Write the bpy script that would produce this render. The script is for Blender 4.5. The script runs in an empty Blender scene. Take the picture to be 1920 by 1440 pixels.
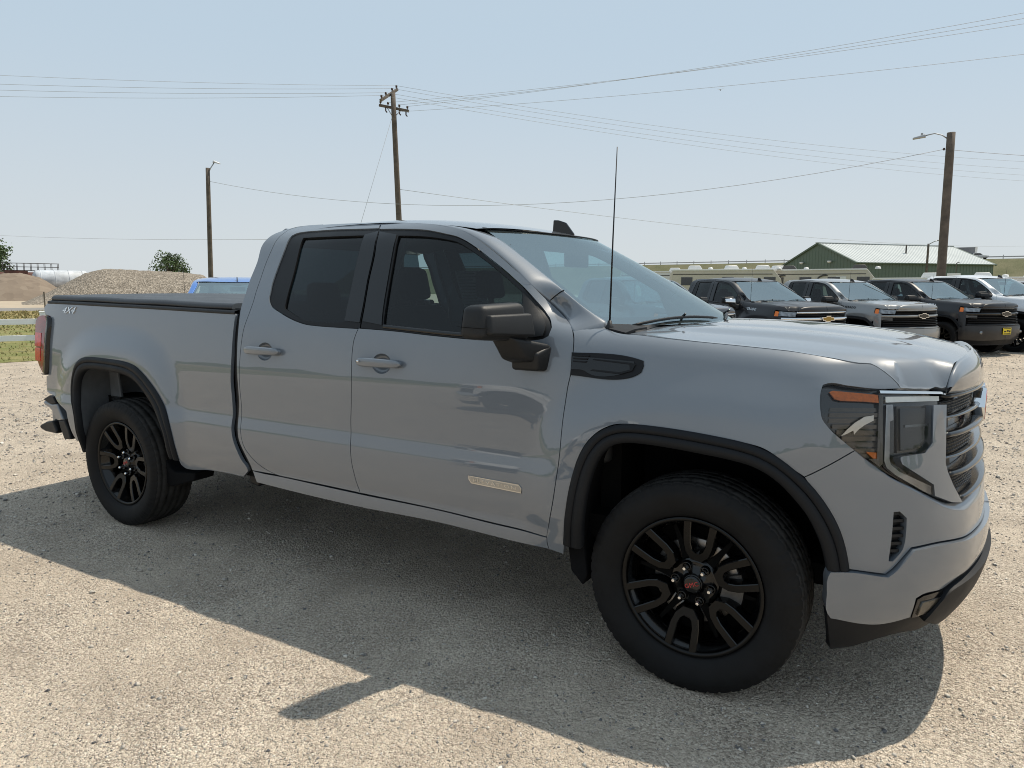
import bpy, bmesh, math, random
import numpy as np
from mathutils import Vector, Matrix, geometry

sc = bpy.context.scene
col = sc.collection
# ---------------------------------------------------------------- camera
CAM = np.array([.7489, -3.5275, 1.5264]); YAW, PITCH, FPX = -.5429, .1321, 1330.5
cam_d = bpy.data.cameras.new('camera'); cam = bpy.data.objects.new('camera', cam_d); col.objects.link(cam)
cam_d.sensor_width = 36.0; cam_d.lens = FPX * 36.0 / 1920.0; cam_d.clip_start = .05; cam_d.clip_end = 6000
fw = Vector((math.sin(YAW) * math.cos(PITCH), math.cos(YAW) * math.cos(PITCH), -math.sin(PITCH)))
rt = Vector((math.cos(YAW), -math.sin(YAW), 0)); up = rt.cross(fw)
cam.matrix_world = Matrix(((rt.x, up.x, -fw.x, CAM[0]), (rt.y, up.y, -fw.y, CAM[1]), (rt.z, up.z, -fw.z, CAM[2]), (0, 0, 0, 1)))
sc.camera = cam
# ---------------------------------------------------------------- sky and sun
SUN = Vector((.27, .445, 1.0)).normalized()
SUN_EL = math.asin(SUN.z); SUN_AZ = math.atan2(SUN.x, SUN.y)
world = bpy.data.worlds.new('World'); sc.world = world; world.use_nodes = True
wn = world.node_tree; wn.nodes.clear()
wo = wn.nodes.new('ShaderNodeOutputWorld'); wb = wn.nodes.new('ShaderNodeBackground'); sky = wn.nodes.new('ShaderNodeTexSky')
sky.sky_type = 'NISHITA'; sky.sun_disc = False; sky.sun_elevation = SUN_EL; sky.sun_rotation = SUN_AZ
sky.altitude = 0; sky.air_density = 1.0; sky.dust_density = .8; sky.ozone_density = 2.0
wb.inputs['Strength'].default_value = .10
# summer smoke haze: the clear sky is veiled by pale air, thickest towards the horizon all round
tc = wn.nodes.new('ShaderNodeTexCoord'); sx = wn.nodes.new('ShaderNodeSeparateXYZ'); mr = wn.nodes.new('ShaderNodeMapRange'); mxw = wn.nodes.new('ShaderNodeMix')
mr.interpolation_type = 'SMOOTHSTEP'
for k, v in (('From Min', 0.), ('From Max', .95), ('To Min', .93), ('To Max', .88)): mr.inputs[k].default_value = v
mxw.data_type = 'RGBA'
hz = wn.nodes.new('ShaderNodeMix'); hz.data_type = 'RGBA'; hz.inputs[6].default_value = (5.55, 5.95, 6.2, 1); hz.inputs[7].default_value = (4.5, 5.5, 6.35, 1)
mh = wn.nodes.new('ShaderNodeMapRange'); mh.interpolation_type = 'SMOOTHSTEP'; mh.inputs['From Max'].default_value = .34
wn.links.new(mh.outputs[0], hz.inputs[0]); wn.links.new(hz.outputs[2], mxw.inputs[7])
wn.links.new(tc.outputs['Generated'], sx.inputs[0]); wn.links.new(sx.outputs['Z'], mr.inputs[0]); wn.links.new(sx.outputs['Z'], mh.inputs[0]); wn.links.new(mr.outputs[0], mxw.inputs[0])
wn.links.new(sky.outputs[0], mxw.inputs[6]); wn.links.new(mxw.outputs[2], wb.inputs[0]); wn.links.new(wb.outputs[0], wo.inputs[0])
sun_d = bpy.data.lights.new('sun', 'SUN'); sun_d.energy = 3.8; sun_d.angle = math.radians(.53); sun_d.color = (1.0, .905, .765)
sun = bpy.data.objects.new('sun', sun_d); col.objects.link(sun)
sun.rotation_euler = SUN.to_track_quat('Z', 'Y').to_euler()
# ---------------------------------------------------------------- picture
sc.view_settings.view_transform = 'Standard'; sc.view_settings.look = 'None'
sc.view_settings.gamma = 1.0; sc.view_settings.use_curve_mapping = False; sc.view_settings.exposure = 0.25
sc.render.engine = 'CYCLES'
sc.cycles.max_bounces = 10; sc.cycles.transparent_max_bounces = 16; sc.cycles.glossy_bounces = 5; sc.cycles.diffuse_bounces = 3
sc.cycles.use_denoising = True; sc.cycles.sample_clamp_indirect = 6.0
sc.cycles.filter_width = 1.0
sc.cycles.caustics_reflective = False; sc.cycles.caustics_refractive = False
# ---------------------------------------------------------------- helpers
R_ = random.Random(7)
def link(o, parent=None):
    col.objects.link(o)
    if parent is not None: o.parent = parent
    return o

def mk(name, verts, faces, mat, parent=None, smooth=True, normals=None, kind=None):
    """one mesh object; mat is a material or a list of (material, face indices)"""
    me = bpy.data.meshes.new(name)
    me.from_pydata([tuple(map(float, v)) for v in verts], [], [tuple(int(i) for i in f) for f in faces])
    me.materials.append(mat)
    if smooth: me.polygons.foreach_set('use_smooth', [True] * len(me.polygons))
    me.update()
    if normals is not None:
        me.normals_split_custom_set_from_vertices([tuple(map(float, n)) for n in normals])
    o = bpy.data.objects.new(name, me)
    if kind: o['kind'] = kind
    return link(o, parent)

def thing(name, label, cat, loc=(0, 0, 0), rz=0, group=None):
    o = bpy.data.objects.new(name, None); o.empty_display_size = .2
    col.objects.link(o); o.location = loc; o.rotation_euler = (0, 0, rz)
    o['label'] = label; o['category'] = cat
    if group: o['group'] = group
    return o

def tag(o, label, cat, group=None, kind=None):
    o['label'] = label; o['category'] = cat
    if group: o['group'] = group
    if kind: o['kind'] = kind
    return o

def structure(o):
    o['kind'] = 'structure'; return o

def part_label(o, label):
    o['label'] = label; return o

def bm_obj(name, bm, mat, parent=None, smooth=False, kind=None):
    me = bpy.data.meshes.new(name); bm.normal_update(); bm.to_mesh(me); bm.free()
    me.materials.append(mat)
    if smooth: me.polygons.foreach_set('use_smooth', [True] * len(me.polygons))
    o = bpy.data.objects.new(name, me)
    if kind: o['kind'] = kind
    return link(o, parent)

def hexa(bm, c8, bevel=0., seg=2):
    """solid from 8 corners: bottom 4 counter-clockwise, top 4 above them"""
    vs = [bm.verts.new(c) for c in c8]
    fs = [bm.faces.new([vs[i] for i in f]) for f in ((3, 2, 1, 0), (4, 5, 6, 7), (0, 1, 5, 4), (1, 2, 6, 5), (2, 3, 7, 6), (3, 0, 4, 7))]
    if bevel:
        es = list({e for f in fs for e in f.edges})
        bmesh.ops.bevel(bm, geom=es, offset=bevel, segments=seg, affect='EDGES', profile=.5, clamp_overlap=True)
    return bm

def box(bm, lo, hi, bevel=0., seg=2, m=None):
    (a, b, c), (d, e, f) = lo, hi
    p = [(a, b, c), (d, b, c), (d, e, c), (a, e, c), (a, b, f), (d, b, f), (d, e, f), (a, e, f)]
    if m is not None: p = [m @ Vector(q) for q in p]
    return hexa(bm, p, bevel, seg)

def box_obj(name, lo, hi, mat, parent=None, bevel=0., seg=2, smooth=False, m=None):
    return bm_obj(name, box(bmesh.new(), lo, hi, bevel, seg, m), mat, parent, smooth)

def hexa_obj(name, c8, mat, parent=None, bevel=0., seg=3, smooth=True):
    return bm_obj(name, hexa(bmesh.new(), c8, bevel, seg), mat, parent, smooth)

def lathe_arrays(prof, n, axis='y', a0=0., a1=2 * math.pi, cx=0., cz=0., cy=0.):
    """revolve (radius, along) pairs about an axis parallel to y (or z)"""
    full = abs(a1 - a0 - 2 * math.pi) < 1e-6
    m = n if full else n + 1
    V = []; F = []
    for i in range(m):
        t = a0 + (a1 - a0) * i / n
        for r, h in prof:
            V.append((cx + r * math.cos(t), cy + h, cz + r * math.sin(t)) if axis == 'y' else (cx + r * math.cos(t), cy + r * math.sin(t), cz + h))
    k = len(prof)
    for i in range(n):
        j = (i + 1) % m
        for q in range(k - 1):
            F.append((i * k + q, j * k + q, j * k + q + 1, i * k + q + 1))
    return V, F

def grid_faces(n, m, wrap=False):
    F = []
    for i in range(n - 1 if not wrap else n):
        a = i * m; b = ((i + 1) % n) * m
        for j in range(m - 1):
            F.append((a + j, b + j, b + j + 1, a + j + 1))
    return F

def loft(name, curves, mat, parent=None, flip=False, smooth=True, kind=None):
    """sheet through a list of curves with equal point counts"""
    n = len(curves); m = len(curves[0])
    V = np.concatenate([np.asarray(c, float) for c in curves])
    F = grid_faces(n, m)
    if flip: F = [f[::-1] for f in F]
    return mk(name, V, F, mat, parent, smooth, kind=kind)

def tube_arrays(path, rad, n=8, cap=True):
    path = [Vector(p) for p in path]; k = len(path)
    rads = rad if hasattr(rad, '__len__') else [rad] * k
    V = []; F = []
    ref = None
    for i, p in enumerate(path):
        t = (path[min(i + 1, k - 1)] - path[max(i - 1, 0)]).normalized()
        if ref is None: ref = t.orthogonal().normalized()
        a = (ref - t * ref.dot(t))
        a = a.normalized() if a.length > 1e-6 else t.orthogonal().normalized()
        ref = a; b = t.cross(a)
        for j in range(n):
            w = 2 * math.pi * j / n
            V.append(p + (a * math.cos(w) + b * math.sin(w)) * rads[i])
    for i in range(k - 1):
        for j in range(n):
            F.append((i * n + j, i * n + (j + 1) % n, (i + 1) * n + (j + 1) % n, (i + 1) * n + j))
    if cap:
        F.append(tuple(range(n))[::-1]); F.append(tuple(range((k - 1) * n, k * n)))
    return V, F

def tube(name, path, rad, mat, parent=None, n=8, kind=None, smooth=True):
    V, F = tube_arrays(path, rad, n)
    return mk(name, V, F, mat, parent, smooth, kind=kind)

def join(*vf):
    V = []; F = []
    for v, f in vf:
        b = len(V); V += list(v); F += [tuple(i + b for i in q) for q in f]
    return V, F

def prism_obj(name, poly, lo, hi, mat, parent=None, axis='y', bevel=0., seg=2, smooth=False):
    """polygon of (x, z) [axis y] or (y, z) [axis x] or (x, y) [axis z] pushed from lo to hi"""
    def P(a, b, h):
        return (a, h, b) if axis == 'y' else ((h, a, b) if axis == 'x' else (a, b, h))
    bm = bmesh.new()
    A = [bm.verts.new(P(a, b, lo)) for a, b in poly]; B = [bm.verts.new(P(a, b, hi)) for a, b in poly]
    n = len(poly)
    bm.faces.new(A); bm.faces.new(B[::-1])
    for i in range(n): bm.faces.new((A[i], B[i], B[(i + 1) % n], A[(i + 1) % n]))
    bmesh.ops.recalc_face_normals(bm, faces=bm.faces[:])
    if bevel: bmesh.ops.bevel(bm, geom=bm.edges[:], offset=bevel, segments=seg, affect='EDGES', profile=.5, clamp_overlap=True)
    return bm_obj(name, bm, mat, parent, smooth)

def text_arrays(s, size=1., extrude=.1, shear=0., bevel=0., space=1.):
    cu = bpy.data.curves.new('lettering', 'FONT'); cu.body = s; cu.size = size; cu.extrude = extrude; cu.shear = shear
    cu.bevel_depth = bevel; cu.align_x = 'CENTER'; cu.align_y = 'CENTER'; cu.space_character = space; cu.resolution_u = 3
    o = bpy.data.objects.new('lettering', cu); col.objects.link(o)
    dg = bpy.context.evaluated_depsgraph_get(); ev = o.evaluated_get(dg); me = ev.to_mesh()
    V = [v.co.copy() for v in me.vertices]; F = [tuple(p.vertices) for p in me.polygons]
    ev.to_mesh_clear(); bpy.data.objects.remove(o); bpy.data.curves.remove(cu)
    return V, F

def inside(poly, pts):
    """even-odd test, vectorised"""
    poly = np.asarray(poly, float); pts = np.asarray(pts, float)
    x, y = pts[:, 0], pts[:, 1]; c = np.zeros(len(pts), bool)
    a = poly; b = np.roll(poly, -1, 0)
    for (x0, y0), (x1, y1) in zip(a, b):
        if y0 == y1: continue
        k = (y0 > y) != (y1 > y)
        c ^= k & (x < (x1 - x0) * (y - y0) / (y1 - y0) + x0)
    return c

def seg_dist(poly, pts):
    poly = np.asarray(poly, float); d = np.full(len(pts), 1e9)
    for a, b in zip(poly, np.roll(poly, -1, 0)):
        ab = b - a; t = np.clip(((pts - a) @ ab) / (ab @ ab + 1e-12), 0, 1)
        d = np.minimum(d, np.hypot(*(pts - a - t[:, None] * ab).T))
    return d

def crspline(P, step, closed=False):
    """rounded polyline through the points; sharp corners stay sharp"""
    P = np.asarray(P, float); n = len(P)
    if closed:
        idx = range(n)
    out = []
    def corner(i):
        a, b, c = P[(i - 1) % n], P[i % n], P[(i + 1) % n]
        u = b - a; v = c - b
        lu = np.linalg.norm(u); lv = np.linalg.norm(v)
        if lu < 1e-9 or lv < 1e-9: return True
        return (u @ v) / (lu * lv) < .80
    cs = [corner(i) for i in range(n)]
    if not closed: cs[0] = cs[-1] = True
    m = n if closed else n - 1
    for i in range(m):
        p1, p2 = P[i], P[(i + 1) % n]
        p0 = p1 - (p2 - p1) if cs[i] else P[(i - 1) % n]
        p3 = p2 + (p2 - p1) if cs[(i + 1) % n] else P[(i + 2) % n]
        L = np.linalg.norm(p2 - p1); k = max(1, int(round(L / step)))
        def tang(a, b, c):   # finite difference tangent scaled to this segment
            la = np.linalg.norm(b - a) + 1e-9; lb = np.linalg.norm(c - b) + 1e-9
            return ((b - a) / la * lb + (c - b) / lb * la) / (la + lb)
        m1 = (p2 - p1) / (L + 1e-9) if cs[i] else tang(p0, p1, p2)
        m2 = (p2 - p1) / (L + 1e-9) if cs[(i + 1) % n] else tang(p1, p2, p3)
        for q in range(k):
            t = q / k
            out.append((2*t**3-3*t*t+1)*p1 + (t**3-2*t*t+t)*L*m1 + (-2*t**3+3*t*t)*p2 + (t**3-t*t)*L*m2)
    if not closed: out.append(P[-1])
    return np.array(out)

def soften(P, k=1):
    P = np.asarray(P, float)
    for _ in range(k):
        Q = P.copy(); Q[1:-1] = .25 * P[:-2] + .5 * P[1:-1] + .25 * P[2:]; P = Q
    return P

def inset(poly, g):
    P = np.asarray(poly, float)
    area = .5 * np.sum(P[:, 0] * np.roll(P[:, 1], -1) - np.roll(P[:, 0], -1) * P[:, 1])
    if area < 0: P = P[::-1]
    if not g: return P
    e = np.roll(P, -1, 0) - P; L = np.linalg.norm(e, axis=1, keepdims=True) + 1e-9
    nrm = np.stack([-e[:, 1], e[:, 0]], 1) / L
    v = nrm + np.roll(nrm, 1, 0); v /= np.maximum(np.linalg.norm(v, axis=1, keepdims=True), .5) 
    return P + v * g

def panel_arrays(outline, surf, off=0., holes=(), du=.05, dv=.02, step=.02, gap=.002, depth=.02, keep_sharp=False, edge_rings=()):
    """sheet of body skin: outline in surface coordinates, triangulated, with a folded-in rim"""
    P = inset(np.asarray(outline, float) if keep_sharp else crspline(outline, step, True), gap)
    H = [inset(np.asarray(h, float) if keep_sharp else crspline(h, step, True), -gap) for h in holes]
    lo = P.min(0); hi = P.max(0)
    gu, gv = np.meshgrid(np.arange(lo[0] + du * .37, hi[0], du), np.arange(lo[1] + dv * .41, hi[1], dv))
    gu[1::2] += du * .5
    G = np.stack([gu.ravel(), gv.ravel()], 1)
    S = np.array([dv / du, 1.0])
    if len(G):
        k = inside(P, G) & (seg_dist(P * S, G * S) > dv * .45)
        for h in H: k &= ~inside(h, G) & (seg_dist(h * S, G * S) > dv * .45)
        G = G[k]
    for d in edge_rings:
        q = inset(P, d)
        q = q[inside(P, q)]
        q = q[seg_dist(P, q) > d * .9]
        if len(G): G = G[seg_dist(q, G) > d * .3]
        G = np.concatenate([G, q])
    pts = np.concatenate([P] + H + [G]) if len(G) else np.concatenate([P] + H)
    E = []; b = 0
    for L in [P] + H:
        n = len(L); E += [(b + i, b + (i + 1) % n) for i in range(n)]; b += n
    r = geometry.delaunay_2d_cdt([Vector(tuple(q * S)) for q in pts], E, [], 0, 1e-6)
    uv = np.array([tuple(q) for q in r[0]]) / S
    T = np.array([t for t in r[2] if len(t) == 3])
    cen = uv[T].mean(1)
    k = inside(P, cen)
    for h in H: k &= ~inside(h, cen)
    T = T[k]
    a = uv[T]; ar = (a[:, 1, 0] - a[:, 0, 0]) * (a[:, 2, 1] - a[:, 0, 1]) - (a[:, 2, 0] - a[:, 0, 0]) * (a[:, 1, 1] - a[:, 0, 1])
    T[ar < 0] = T[ar < 0][:, ::-1]
    f = lambda x, y: surf(x, y)
    X = f(uv[:, 0], uv[:, 1]); N = normal_of(f, uv[:, 0], uv[:, 1])
    X = X + N * off
    V = list(X); NN = list(N); F = [tuple(t) for t in T]
    if depth:
        for li, L in enumerate([P] + H):
            p = f(L[:, 0], L[:, 1]); nn = normal_of(f, L[:, 0], L[:, 1]); p = p + nn * off
            t = np.roll(p, -1, 0) - np.roll(p, 1, 0); o = np.cross(t, nn)
            area = .5 * np.sum(L[:, 0] * np.roll(L[:, 1], -1) - np.roll(L[:, 0], -1) * L[:, 1])
            o /= np.linalg.norm(o, axis=1, keepdims=True) + 1e-12
            if li > 0: o = -o          # holes run the same way but their rim faces inwards
            b = len(V); n = len(L)
            V += list(p); NN += list(o); V += list(p - nn * depth); NN += list(o)
            mid = .5 * (L + np.roll(L, -1, 0)); ok = np.ones(n, bool)      # no rim where a hole runs out over the edge
            if li == 0:
                for h in H: ok &= ~inside(h, mid)
            else: ok &= inside(P, mid)
            for i in range(n):
                if not ok[i]: continue
                j = (i + 1) % n
                q = (b + i, b + n + i, b + n + j, b + j)
                F.append(q if li == 0 else q[::-1])
    return np.array(V), F, np.array(NN)

def mirrored(V, F, N=None):
    V = np.asarray(V, float) * [1, -1, 1]
    return V, [tuple(f)[::-1] for f in F], (None if N is None else np.asarray(N) * [1, -1, 1])

def pair(name, arr, mat, parents, label=None, kind=None, smooth=True):
    """right-hand piece and its mirror image"""
    V, F, N = arr if len(arr) == 3 else (arr[0], arr[1], None)
    out = []
    for i, pa in enumerate(parents):
        v, f, n = (V, F, N) if i == 0 else mirrored(V, F, N)
        o = mk(name, v, f, mat, pa, smooth, n, kind)
        if label: o['label'] = label
        out.append(o)
    return out
# ---------------------------------------------------------------- pickup body surfaces
# truck frame: x forward (0 = front axle), y to the truck's left, z up, metres
def sst(a, b, x):
    t = np.clip((np.asarray(x, float) - a) / (b - a), 0, 1)
    return t * t * (3 - 2 * t)

def tilt_profile(y0, z0, table):
    """half width as a function of height from a list of (height, tilt in degrees)"""
    zz = np.arange(0.30, 2.0, 0.002)
    t = sorted(table)
    tau = np.radians(np.interp(zz, [a for a, _ in t], [b for _, b in t]))
    yy = -np.cumsum(np.tan(tau)) * 0.002
    yy += y0 - np.interp(z0, zz, yy)
    return zz, yy

DOOR = tilt_profile(.982, 1.12, [(2.0, 62), (1.86, 60), (1.82, 44), (1.78, 30), (1.72, 24), (1.45, 22), (1.38, 20), (1.345, 15), (1.32, 12),
    (1.25, 8.5), (1.18, 7.0), (1.12, 5.2), (1.07, 3.6), (1.0, 2.4), (.90, 2.0), (.855, 2.2), (.835, 7), (.815, 11),
    (.775, 10), (.75, 5), (.72, 2.5), (.66, -1), (.60, -4), (.565, -8), (.545, 8), (.52, 9), (.49, 4), (.46, -3), (.43, -16), (.30, -30)])
BED = tilt_profile(.982, 1.12, [(2.0, 14), (1.44, 14), (1.40, 10), (1.30, 8.5), (1.25, 8.0), (1.18, 7.0), (1.12, 5.2), (1.07, 3.6), (1.0, 2.4), (.90, 2.0),
    (.855, 2.2), (.835, 7), (.815, 11), (.775, 10), (.75, 5), (.72, 2.5), (.66, -1), (.60, -4), (.55, -7), (.50, -9), (.30, -16)])
FEND = tilt_profile(.985, 1.10, [(2.0, 82), (1.40, 80), (1.385, 74), (1.365, 56), (1.34, 36), (1.30, 21), (1.24, 13), (1.17, 10), (1.10, 8.5), (1.0, 6),
    (.92, 4), (.86, 4), (.80, 6), (.74, 5), (.68, 1), (.6, -3), (.545, 2), (.5, 3), (.46, -3), (.43, -14), (.30, -30)])

def arch_rho(x, z, cx, cz, a, b, n):
    dx = np.abs(x - cx) / a
    dz = np.maximum(z - cz, 0) / b
    return (dx ** n + dz ** n) ** (1.0 / n)

def flare(x, z):
    out = 0
    for cx, a, b, amp in ((0.03, .575, .555, .034), (-3.745, .56, .60, .032)):
        r = arch_rho(x, z, cx, .50, a, b, 2.8)
        out = out + amp * (1 - sst(1.03, 1.36, r)) * sst(.42, .62, z)
    return out

def fender_drop(x):
    return .0705 * np.maximum(x + .62, 0) * sst(-.75, -.40, x) + .12 * np.maximum(x - .25, 0) ** 2

def side_y(x, z, bed=False):
    """half width of the body side at (x, z)"""
    x = np.asarray(x, float); z = np.asarray(z, float)
    yd = np.interp(z, *DOOR)
    # greenhouse narrows a little towards the windscreen and the back
    up = sst(1.36, 1.80, z)
    yd = yd - up * (.05 * sst(-1.5, -.7, x) + .02 * sst(-2.0, -2.5, x))
    yb = np.interp(z, *BED) - .020 * np.maximum(0, (-4.35 - x) / .35) ** 2.0
    zf = z + fender_drop(x) * sst(.85, 1.22, z)
    yf = np.interp(zf, *FEND) - .03 * sst(.05, .75, x) ** 1.3
    wf = sst(-.80, -.42, x)
    y = yb if bed else yd * (1 - wf) + yf * wf
    return y + flare(x, z)

# plan curves of the front end at several heights: rows z, columns u
FU = np.array([.20, .35, .45, .55, .65, .75, .85, .95, 1.05, 1.20, 1.35, 1.50])
FZ = np.array([.28, .40, .55, .70, .85, 1.00, 1.12, 1.20, 1.24, 1.28, 1.31])
FX = np.array([
 [.20, .35, .44, .53, .605, .67, .72, .76, .790, .825, .845, .850],
 [.20, .35, .445, .54, .63, .71, .770, .815, .850, .895, .918, .925],
 [.20, .35, .45, .545, .635, .72, .790, .845, .885, .928, .950, .956],
 [.20, .35, .45, .545, .635, .715, .787, .845, .885, .925, .945, .950],
 [.20, .35, .45, .54, .625, .703, .770, .825, .866, .908, .928, .934],
 [.20, .35, .445, .53, .612, .688, .753, .808, .849, .894, .916, .922],
 [.20, .35, .44, .525, .605, .678, .742, .796, .838, .884, .906, .912],
 [.20, .35, .44, .522, .600, .671, .735, .788, .830, .876, .899, .905],
 [.20, .35, .44, .522, .598, .667, .730, .782, .824, .870, .892, .898],
 [.20, .35, .44, .520, .594, .660, .720, .770, .810, .855, .877, .883],
 [.20, .35, .44, .515, .585, .645, .700, .750, .790, .830, .852, .858]])
FY = np.array([
 [.950, .945, .925, .885, .820, .745, .665, .575, .485, .320, .150, .0],
 [.985, .982, .970, .935, .882, .815, .735, .645, .545, .355, .165, .0],
 [1.000, .998, .990, .960, .912, .850, .773, .680, .575, .375, .175, .0],
 [.998, .996, .988, .957, .909, .847, .770, .678, .573, .375, .175, .0],
 [.995, .990, .978, .945, .896, .835, .760, .670, .567, .373, .175, .0],
 [.990, .982, .966, .932, .882, .820, .746, .658, .560, .370, .175, .0],
 [.985, .973, .955, .920, .868, .805, .733, .648, .553, .367, .175, .0],
 [.958, .944, .926, .890, .840, .780, .712, .632, .545, .365, .175, .0],
 [.945, .927, .902, .864, .814, .758, .694, .618, .536, .360, .175, .0],
 [.924, .897, .870, .832, .782, .728, .668, .598, .522, .352, .172, .0],
 [.890, .857, .822, .782, .732, .680, .625, .562, .495, .335, .165, .0]])

def cr_weights(t):
    return (-.5 * t + t * t - .5 * t ** 3, 1 - 2.5 * t * t + 1.5 * t ** 3, .5 * t + 2 * t * t - 1.5 * t ** 3, -.5 * t * t + .5 * t ** 3)

def tensor(tab, us, zs, u, z):
    i = np.clip(np.searchsorted(us, u) - 1, 0, len(us) - 2)
    j = np.clip(np.searchsorted(zs, z) - 1, 0, len(zs) - 2)
    tu = np.clip((u - us[i]) / (us[i + 1] - us[i]), 0, 1); tz = np.clip((z - zs[j]) / (zs[j + 1] - zs[j]), 0, 1)
    wu = cr_weights(tu); wz = cr_weights(tz)
    pad = np.pad(tab, 1, mode='reflect', reflect_type='odd')
    out = 0
    for a in range(4):
        for b in range(4):
            out = out + wz[a] * wu[b] * pad[j + a, i + b]
    return out

RB, RR = -4.76, .06
def body(u, z, off=0., bed=False):
    """right-hand body skin from the tail along the side and round the front corner to the middle of the nose"""
    u = np.asarray(u, float); z = np.asarray(z, float)
    def raw(u, z):
        b = sst(.22, .52, u)
        us = np.clip(u, FU[0], FU[-1])
        X = tensor(FX, FU, FZ, us, np.clip(z, FZ[0], FZ[-1])); Y = tensor(FY, FU, FZ, us, np.clip(z, FZ[0], FZ[-1]))
        th = np.clip((RB - u) / RR, 0, np.pi / 2); rem = np.maximum(RB - u - RR * np.pi / 2, 0)   # rear corner and tail
        ys = side_y(np.clip(u, RB, .6), z, bed) - RR * (1 - np.cos(th)) - rem
        Xs = np.where(u < RB, RB - RR * np.sin(th), u)
        return np.stack([np.where(u < FU[0], Xs, u * (1 - b) + X * b), -(ys * (1 - b) + Y * b), z + 0 * u], -1)
    p = raw(u, z)
    if np.any(off):
        n = normal_of(raw, u, z)
        p = p + n * np.broadcast_to(np.asarray(off, float), u.shape)[..., None]
    return p

def normal_of(f, a, b, h=.006, flip=False):
    da = f(a + h, b) - f(a - h, b); db = f(a, b + h) - f(a, b - h)
    n = np.cross(da, db)
    n /= np.linalg.norm(n, axis=-1, keepdims=True) + 1e-12
    return -n if flip else n

def ws_x(y, z):
    """windscreen: x of the glass at (y, z)"""
    s = (z - 1.38)
    return -.18 - 1.62 * s - .40 * s * s - (.36 + .345 * s) * y * y

def screen(y, z):
    y = np.asarray(y, float); z = np.asarray(z, float)
    return np.stack([ws_x(y, z), y, z + 0 * y], -1)

HSX = np.array([-.45, -.315, 0, .25, .44, .556, .65, .75, .85, .95])
HSZ = np.array([1.362, 1.351, 1.329, 1.313, 1.293, 1.279, 1.262, 1.242, 1.216, 1.18])
def hood_z(x, y):
    """top of the bonnet: a crowned sheet between the two fender seams with a raised middle"""
    x = np.asarray(x, float); a = np.abs(np.asarray(y, float))
    zc = _cr1(_hx, _hc, x); ze = _cr1(HSX, HSZ, x)
    t = np.clip(a / .875, 0, 1.15)
    w = sst(-.34, -.05, x) * sst(.84, .50, x)
    ridge = .013 * sst(.64, .52, a) * w
    valley = -.005 * np.exp(-((a - .34) / .06) ** 2) * w
    return ze + (zc - .013 * w - ze) * (1 - t ** 2.4) + ridge + valley

_hx = np.array([-.5, -.3, -.1, .1, .3, .45, .60, .72, .82, .90])
_hc = np.array([1.374, 1.377, 1.378, 1.374, 1.366, 1.354, 1.335, 1.312, 1.289, 1.262])
def _cr1(xs, ys, x):
    i = np.clip(np.searchsorted(xs, x) - 1, 0, len(xs) - 2)
    t = np.clip((x - xs[i]) / (xs[i + 1] - xs[i]), 0, 1)
    m = np.gradient(ys, xs); h = xs[i + 1] - xs[i]
    return (2*t**3-3*t*t+1)*ys[i] + (t**3-2*t*t+t)*h*m[i] + (-2*t**3+3*t*t)*ys[i+1] + (t**3-t*t)*h*m[i+1]
def hood(x, y):
    return np.stack([np.asarray(x, float), np.asarray(y, float) + 0 * x, hood_z(x, y)], -1)

_rx = np.array([-2.52, -2.45, -2.3, -2.0, -1.7, -1.4, -1.2, -1.0, -.9, -.8])
_rc = np.array([1.862, 1.880, 1.897, 1.912, 1.912, 1.890, 1.863, 1.822, 1.795, 1.76])
def roof_edge(x):
    """half width and height of the roof rail at x"""
    return np.interp(x, [-2.5, -2.2, -1.5, -1.1, -.9], [.665, .675, .680, .668, .64])
def roof(x, y):
    x = np.asarray(x, float); y = np.asarray(y, float)
    t = np.abs(y) / .70
    return np.stack([x + 0 * y, y + 0 * x, _cr1(_rx, _rc, np.clip(x, -2.52, -.8)) - .030 * t ** 2 - .022 * t ** 7 - .25 * np.maximum(-2.42 - x, 0)], -1)

def bedside(u, z, off=0.):
    return body(u, z, off, True)
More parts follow.
